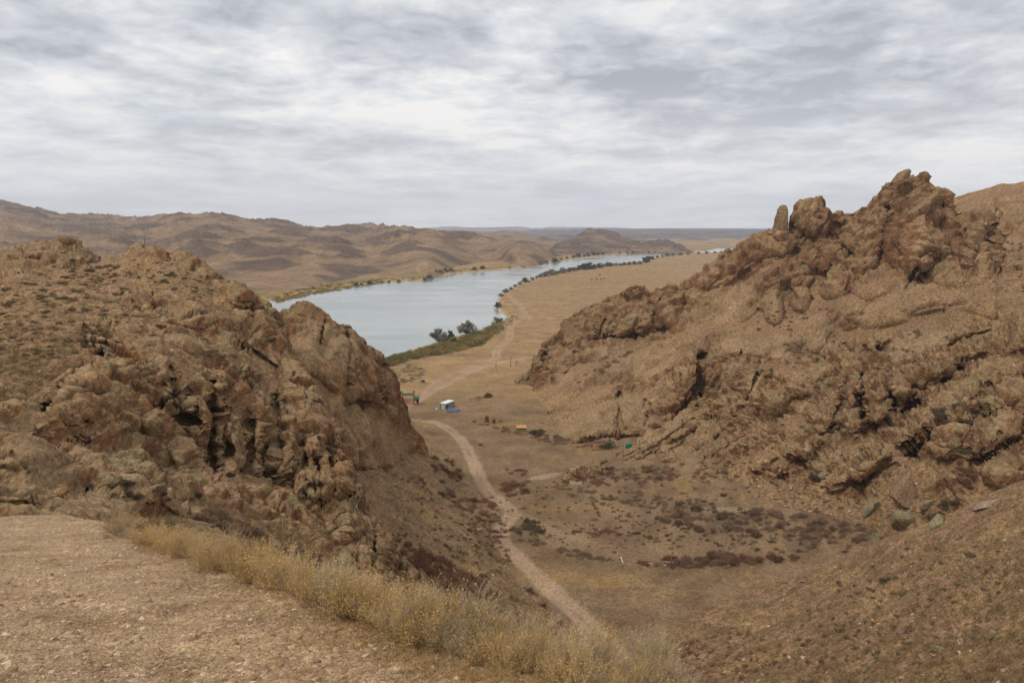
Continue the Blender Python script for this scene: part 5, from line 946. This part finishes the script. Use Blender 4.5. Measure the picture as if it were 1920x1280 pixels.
MYW = plain_mat('yellow_wood', (0.42, 0.33, 0.10), .85, var=.15, size=.4); MOR = plain_mat('orange_roof', (0.46, 0.24, 0.085), .8, var=.3, size=.5); MPL = plain_mat('weathered_plank', (0.62, 0.52, 0.42), .85, var=.1); MTG = plain_mat('green_tarp', (0.005, 0.15, 0.07), .6, var=.2, size=.5); MPO = plain_mat('pole_wood', (0.11, 0.08, 0.055), .9)
MBW = plain_mat('brick_pale', (0.45, 0.40, 0.32), .9)
def gl(x, y):
    Y = float(floorY(np.array([x]), np.array([y]))[0]); p = at(x, y, Y); p.z = float(hfloor(np.array([p.x]), np.array([p.y]))[0][0]); return p
# entrance gate: two lattice towers, roofed beam, swing gates
g0 = gl(765, 757); s_ = px_size(g0, 1); wd = 22.5 * s_; ht = 25 * s_; rt = math.atan2(-g0.x, g0.y) * .6
G = empty('entrance_gate', g0 + Vector((0, 0, .0)), rt, 'red metal entrance gate with dark green roof beam, next to the cliff', 'gate')
for sx_ in (-1, 1):
    cx = sx_ * wd / 2; tw = .55
    part('tower', [(cx + a * tw / 2, b_ * tw / 2, ht * .46, .22, .22, ht * .92) for a in (-1, 1) for b_ in (-1, 1)] + [(cx, b_ * tw / 2, z * ht, tw, .12, .12) for b_ in (-1, 1) for z in (.12, .3, .48, .66, .84)], MR, G)
    v = np.array([(cx - .55, -.55, ht * .93), (cx + .55, -.55, ht * .93), (cx + .55, .55, ht * .93), (cx - .55, .55, ht * .93), (cx, 0, ht * 1.03), (cx, 0, ht * .92)]); cap = mesh_np('tower_roof', v, [(0, 1, 4), (1, 2, 4), (2, 3, 4), (3, 0, 4), (1, 0, 5), (2, 1, 5), (3, 2, 5), (0, 3, 5)], MG, smooth=False, parent=G)
Lh = wd / 2 - .3; v = np.array([(-Lh, -.75, ht * .72), (Lh, -.75, ht * .72), (Lh, 0, ht * .84), (-Lh, 0, ht * .84), (-Lh, .75, ht * .72), (Lh, .75, ht * .72)]); mesh_np('beam_roof', v, [(0, 1, 2, 3), (3, 2, 5, 4), (0, 4, 5, 1)], MG, smooth=False, parent=G)
part('beam', [(0, 0, ht * .68, wd - .8, .10, .10), (0, 0, ht * .60, wd - .8, .08, .08)] + [(-Lh + k * (2 * Lh / 11), 0, ht * .64, .05, .05, ht * .08) for k in range(12)], MR, G)
for sx_ in (-1, 1):
    part('swing_gate', [(sx_ * wd * .235, 0, z * ht, wd * .43, .09, .11) for z in (.04, .12, .20, .28, .36)] + [(sx_ * wd * .235 + k * wd * .071, 0, ht * .2, .09, .09, ht * .34) for k in (-3, -2, -1, 0, 1, 2, 3)], MR, G)
k0 = gl(781, 757); Kq = empty('ticket_booth', k0, rt, 'small red booth with green gable roof and white notice panel, right of the gate', 'booth'); bw = 9.0 * s_; bh = 14.5 * s_
part('frame', [(a * bw * .45, b_ * bw * .4, bh * .38, .22, .22, bh * .76) for a in (-1, 1) for b_ in (-1, 1)] + [(0, b_ * bw * .4, z, bw * .9, .08, .10) for b_ in (-1, 1) for z in (.3, bh * .62, bh * .74)], MR, Kq)
part('back_wall', [(0, bw * .36, bh * .36, bw * .84, .08, bh * .66)], MDK, Kq); part('notice_panel', [(-bw * .18, -bw * .44, bh * .36, bw * .42, .06, bh * .44)], plain_mat('notice', (0.42, 0.50, 0.50), .6), Kq)
e_ = bw * .66; v = np.array([(-e_, -e_, bh * .76), (e_, -e_, bh * .76), (e_, 0, bh * 1.02), (-e_, 0, bh * 1.02), (-e_, e_, bh * .76), (e_, e_, bh * .76)]); mesh_np('roof', v, [(0, 1, 2, 3), (3, 2, 5, 4), (0, 4, 5, 1), (0, 3, 4), (1, 5, 2)], MG, smooth=False, parent=Kq)
# white-roofed container cabin
c0 = gl(838, 767); s_ = px_size(c0, 1); Wc, Dc, Hc = 12.5 * s_, 27 * s_, 12 * s_
c0.y += Dc * .36; c0.z = float(hfloor(np.array([c0.x]), np.array([c0.y]))[0][0]); rc = math.radians(-30)
Cq = empty('container_cabin', c0 + Vector((0, 0, -.1)), rc, 'grey metal cabin with a bright white flat roof behind the solar panels', 'cabin')
part('walls', [(0, 0, Hc / 2 + .05, Wc, Dc, Hc)] + [(Wc / 2 + .012, -Dc / 2 + .3 + k * .45, Hc / 2, .03, .12, Hc * .85) for k in range(int(Dc / .45))], MGY, Cq)
part('roof', [(0, 0, Hc + .13, Wc + .25, Dc + .25, .14)], MW, Cq); d_ = part('door', [(0, -Dc / 2 - .03, Hc * .48, Wc * .66, .05, Hc * .82)], plain_mat('door_paint', (0.44, 0.48, 0.46), .5), Cq)
part('handle', [(Wc * .22, -Dc / 2 - .08, Hc * .48, .05, .05, .4)], MDK, d_); part('corner_post', [(a * Wc / 2, b_ * Dc / 2, Hc / 2, .16, .16, Hc + .02) for a in (-1, 1) for b_ in (-1, 1)], MDK, Cq); part('window', [(Wc / 2 + .02, -Dc * .36, Hc * .5, .06, .9, Hc * .6)], MDK, Cq)
# solar array
a0 = gl(850, 773); Sq = empty('solar_array', a0, math.radians(8), 'tilted dark blue solar panels in two rows in front of the grey cabin', 'solar panels')
pw_ = 4.0 * s_; ph = 1.75 * pw_ * .8; til = math.radians(38)
for row in range(2):
    for k in range(6 if row == 0 else 5):
        x = (k - 2.5) * pw_ * 1.07 + row * .6 * pw_; y = row * ph * 1.05
        v = np.array([(-pw_ / 2, 0, .35), (pw_ / 2, 0, .35), (pw_ / 2 + .15 * pw_, ph * math.cos(til), .35 + ph * math.sin(til)), (-pw_ / 2 + .15 * pw_, ph * math.cos(til), .35 + ph * math.sin(til))]) + np.array([x, y, 0]); vv = np.concatenate([v, v + np.array([0, .03, -.06])])
        mesh_np('panel', vv, [(0, 1, 2, 3), (7, 6, 5, 4), (0, 4, 5, 1), (1, 5, 6, 2), (2, 6, 7, 3), (3, 7, 4, 0)], MBL, smooth=False, parent=Sq)
        e1 = v[1] - v[0]; e2 = v[3] - v[0]; up = np.array([0, -.01, .02]); fv = []; ff = []
        for (p0, p1, wdir) in ((v[0], v[1], e2), (v[3] - e2 * .05, v[2] - e2 * .05, e2), (v[0], v[3], e1), (v[1] - e1 * .09, v[2] - e1 * .09, e1), (v[0] + e2 * .5, v[1] + e2 * .5, e2 * .5)):
            w_ = wdir * (.09 if wdir is e1 else .05); b0 = len(fv); fv += [p0 + up, p1 + up, p1 + w_ + up, p0 + w_ + up]; ff.append((b0, b0 + 1, b0 + 2, b0 + 3))
        mesh_np('panel_frame', np.array(fv), ff, MAL, smooth=False, parent=Sq)
part('stand', [(x * pw_, y * ph * 1.05 + ph * .7, .5, .07, .07, 1.0) for x in (-2.6, -1, .6, 2.6) for y in (0, 1)], MAL, Sq)
w0 = gl(818, 769); Wq = empty('water_tank', w0, .2, 'small whitish tank with a dark stub standing left of the grey cabin', 'tank'); part('body', [(0, 0, .45, 1.3, .9, .7), (0, 0, .82, 1.1, .7, .08)], plain_mat('tank_paint', (0.5, 0.55, 0.5), .6), Wq); part('pipe', [(-.7, 0, .7, .25, .25, 1.1)], MDK, Wq)
# toilets and hut
def taper(name, w0, w1, d0, d1, h, mat, parent, y0=0):
    v = np.array([(a * w0 / 2, b_ * d0 / 2 + y0, 0) for a, b_ in ((-1, -1), (1, -1), (1, 1), (-1, 1))] + [(a * w1 / 2, b_ * d1 / 2 + y0, h) for a, b_ in ((-1, -1), (1, -1), (1, 1), (-1, 1))]); return mesh_np(name, v, [(0, 3, 2, 1), (4, 5, 6, 7), (0, 1, 5, 4), (1, 2, 6, 5), (2, 3, 7, 6), (3, 0, 4, 7)], mat, smooth=False, parent=parent)
t0 = gl(913, 790.5); s_ = px_size(t0, 1); T1 = empty('outhouse', t0, -.25, 'tall rust-brown wooden outhouse that narrows upward', 'outhouse'); taper('walls', 7.6 * s_, 5.0 * s_, 6 * s_, 4.4 * s_, 11 * s_, MWD, T1); part('roof', [(0, 0, 11 * s_ + .06, 5.8 * s_, 5.6 * s_, .1)], MWD, T1); part('door', [(.05, -3.0 * s_, 4.6 * s_, 3.2 * s_, .06, 8.4 * s_)], plain_mat('outhouse_door', (0.10, 0.05, 0.02), .85), T1)
t1 = gl(926, 793); T2 = empty('outhouse', t1, .2, 'shorter grey-green box toilet right of the rust-brown outhouse', 'outhouse'); mgb = plain_mat('grey_green_wood', (0.14, 0.12, 0.07), .85); taper('walls', 4.6 * s_, 5.4 * s_, 5 * s_, 5 * s_, 7.2 * s_, mgb, T2); part('roof', [(0, 0, 7.2 * s_ + .06, 6.6 * s_, 6 * s_, .14)], mgb, T2); part('door', [(0, -2.7 * s_, 3.4 * s_, 2.6 * s_, .06, 6 * s_)], MWD, T2)
t2 = gl(938, 791.5); T3 = empty('wooden_table', t2, .5, 'low brown wooden table right of the grey-green toilet', 'table'); part('top', [(0, 0, .75, 1.0, .7, .08)], MWD, T3)
for a in (-1, 1): part('leg', [(a * .4, 0, .36, .10, .5, .72)], MWD, T3)
h0 = gl(978, 810.5); s_ = px_size(h0, 1); hw, hd_, hh = 17 * s_, 9 * s_, 9 * s_; Hq = empty('yellow_hut', h0, .02, 'yellow plank hut with a patchy orange mono-pitch roof', 'hut')
part('walls', [(0, hd_ * .5, hh / 2, hw, hd_, hh)] + [(-hw / 2 + .25 + k * .3, -.012, hh / 2, .04, .03, hh * .96) for k in range(int(hw / .3))], MYW, Hq)
v = np.array([(-hw * .56, -.35, hh + .02), (hw * .56, -.35, hh + .02), (hw * .56, hd_ + .3, hh + .5), (-hw * .56, hd_ + .3, hh + .5)]); v = np.concatenate([v, v + np.array([0, 0, .12])]); mesh_np('roof', v, [(0, 3, 2, 1), (4, 5, 6, 7), (0, 1, 5, 4), (1, 2, 6, 5), (2, 3, 7, 6), (3, 0, 4, 7)], MOR, smooth=False, parent=Hq); part('eave_board', [(0, -.38, hh - .06, hw * 1.1, .05, .3)], MDK, Hq)
# shelter and tent under the rock overhang
def hp(x, y): p = hit(x, y); return p
q0 = hp(1132, 838); s_ = px_size(q0, 1); q0 = q0 + Vector((0, -1.2, 0)); Aq = empty('picnic_shelter', q0, 0, 'long low shelter of thin poles with green netting under the rock overhang', 'shelter')
part('rail', [(0, -.2, 9.5 * s_, 44 * s_, .10, .16)], plain_mat('orange_rail', (0.35, 0.19, 0.07), .8), Aq)
for x in (-21, -8, 4, 21): part('post', [(x * s_, -.2, 4.7 * s_, .10, .10, 9.4 * s_)], MPO, Aq)
part('netting', [(9 * s_, 0, 10 * s_, 12 * s_, .5, 3.4 * s_)], MTG, Aq); part('dark_roof', [(0, .8, 11.6 * s_, 40 * s_, 1.4, .12)], MDK, Aq)
q1 = hp(1178, 836); tq = q1 + Vector((0, -1.0, 0)); v = np.array([(-9, -2, 0), (9, -2, 0), (8.5, 8, 1), (-8, 8, 1), (-5.5, 0, 8.5), (6.5, 0, 9.5), (7, 5, 9), (-5, 5, 8)], float) * s_ * .8
Tq = mesh_np('green_tent', v, [(0, 3, 2, 1), (4, 5, 6, 7), (0, 1, 5, 4), (1, 2, 6, 5), (2, 3, 7, 6), (3, 0, 4, 7)], MTG, smooth=False); Tq.location = tq; tag(Tq, 'bright green tarpaulin tent at the right end of the rock overhang', 'tent'); part('tent_pole', [(-9.5 * s_, -.8, 4.5 * s_, .08, .08, 9 * s_)], MPL, Tq)
# poles, planks, wreck, marker
for k, (x, y0, y1, tl_, lb) in enumerate([(930, 692, 675, 0, 'leftmost of three thin wooden poles on the plain'), (957.5, 688, 668, 0, 'middle and tallest of three thin poles on the plain'), (967.5, 687, 674, .12, 'leaning pole, right of the other two on the plain')]):
    p = gl(x, y0); H_ = px_size(p, y0 - y1); U = empty('utility_pole', p, 0, lb, 'pole'); U.rotation_euler = (0, tl_, 0)
    V, Fc = tubes([(0, 0, -.3, 0, 0, H_, .15, .10)], 8); mesh_np('post', V, Fc, MPO, parent=U); part('crossarm', [(0, 0, H_ * .95, .9, .09, .09)], MPO, U)
for x, y, ln, an, lb in [(1166, 1052, 3.2, .95, 'pale plank lying across a heap of stones on the valley floor'), (1216, 1059, 2.4, -.15, 'short pale plank left of the crossed pair'), (1253, 1052.5, 2.4, -.30, 'upper plank of the white pair on the valley floor'), (1253, 1058, 3.4, .28, 'lower and longer plank of the white pair on the valley floor')]:
    p = hit(x, y) + Vector((0, 0, .14)); v, f = bxs([(0, 0, 0, ln * px_size(p, 1) * 6.5, .20, .10)]); o = mesh_np('plank', v, f, MPL, smooth=False); o.location = p; o.rotation_euler = (0, -.12, an * 1.7); tag(o, lb, 'plank')
p = gl(793, 717); cq = empty('cart', p, .1, 'dark wooden cart with a white bundle, alone on the grass above the gate', 'cart'); part('body', [(0, 0, .75, 2.4, 1.3, .5), (.2, 0, 1.15, 1.2, .9, .35)], MDK, cq); part('load', [(1.2, 0, 1.15, .5, .7, .3)], MW, cq)
for a in (-1, 1):
    V, Fc = tubes([(a * .75, -.72, .45, a * .75, -.6, .45, .45, .45)], 14); mesh_np('wheel', V, Fc, MWD, parent=cq)
p = hit(271, 464); mk = empty('marker_post', p, 0, 'thin metal post on the round top of the left hill', 'post'); V, Fc = tubes([(0, 0, -.2, 0, 0, 1.6, .05, .04)], 6); mesh_np('rod', V, Fc, MDK, parent=mk); part('plate', [(0, 0, 1.5, .25, .03, .12)], MDK, mk)
# row of low stones along the yard behind the gate
random.seed(3)
for k in range(16):
    x = 800 + k * 6.3 + random.uniform(-1, 1); y = 757.5 - max(0, k - 9) * 1.3
    p = gl(x, y); place(BB[4], p, px_size(p, random.uniform(.9, 1.8)), random.uniform(0, 6), 'dark low stone in the row that edges the yard beside the gate', 'stone', 'row of stones edging the yard')
drop_unused(BB)
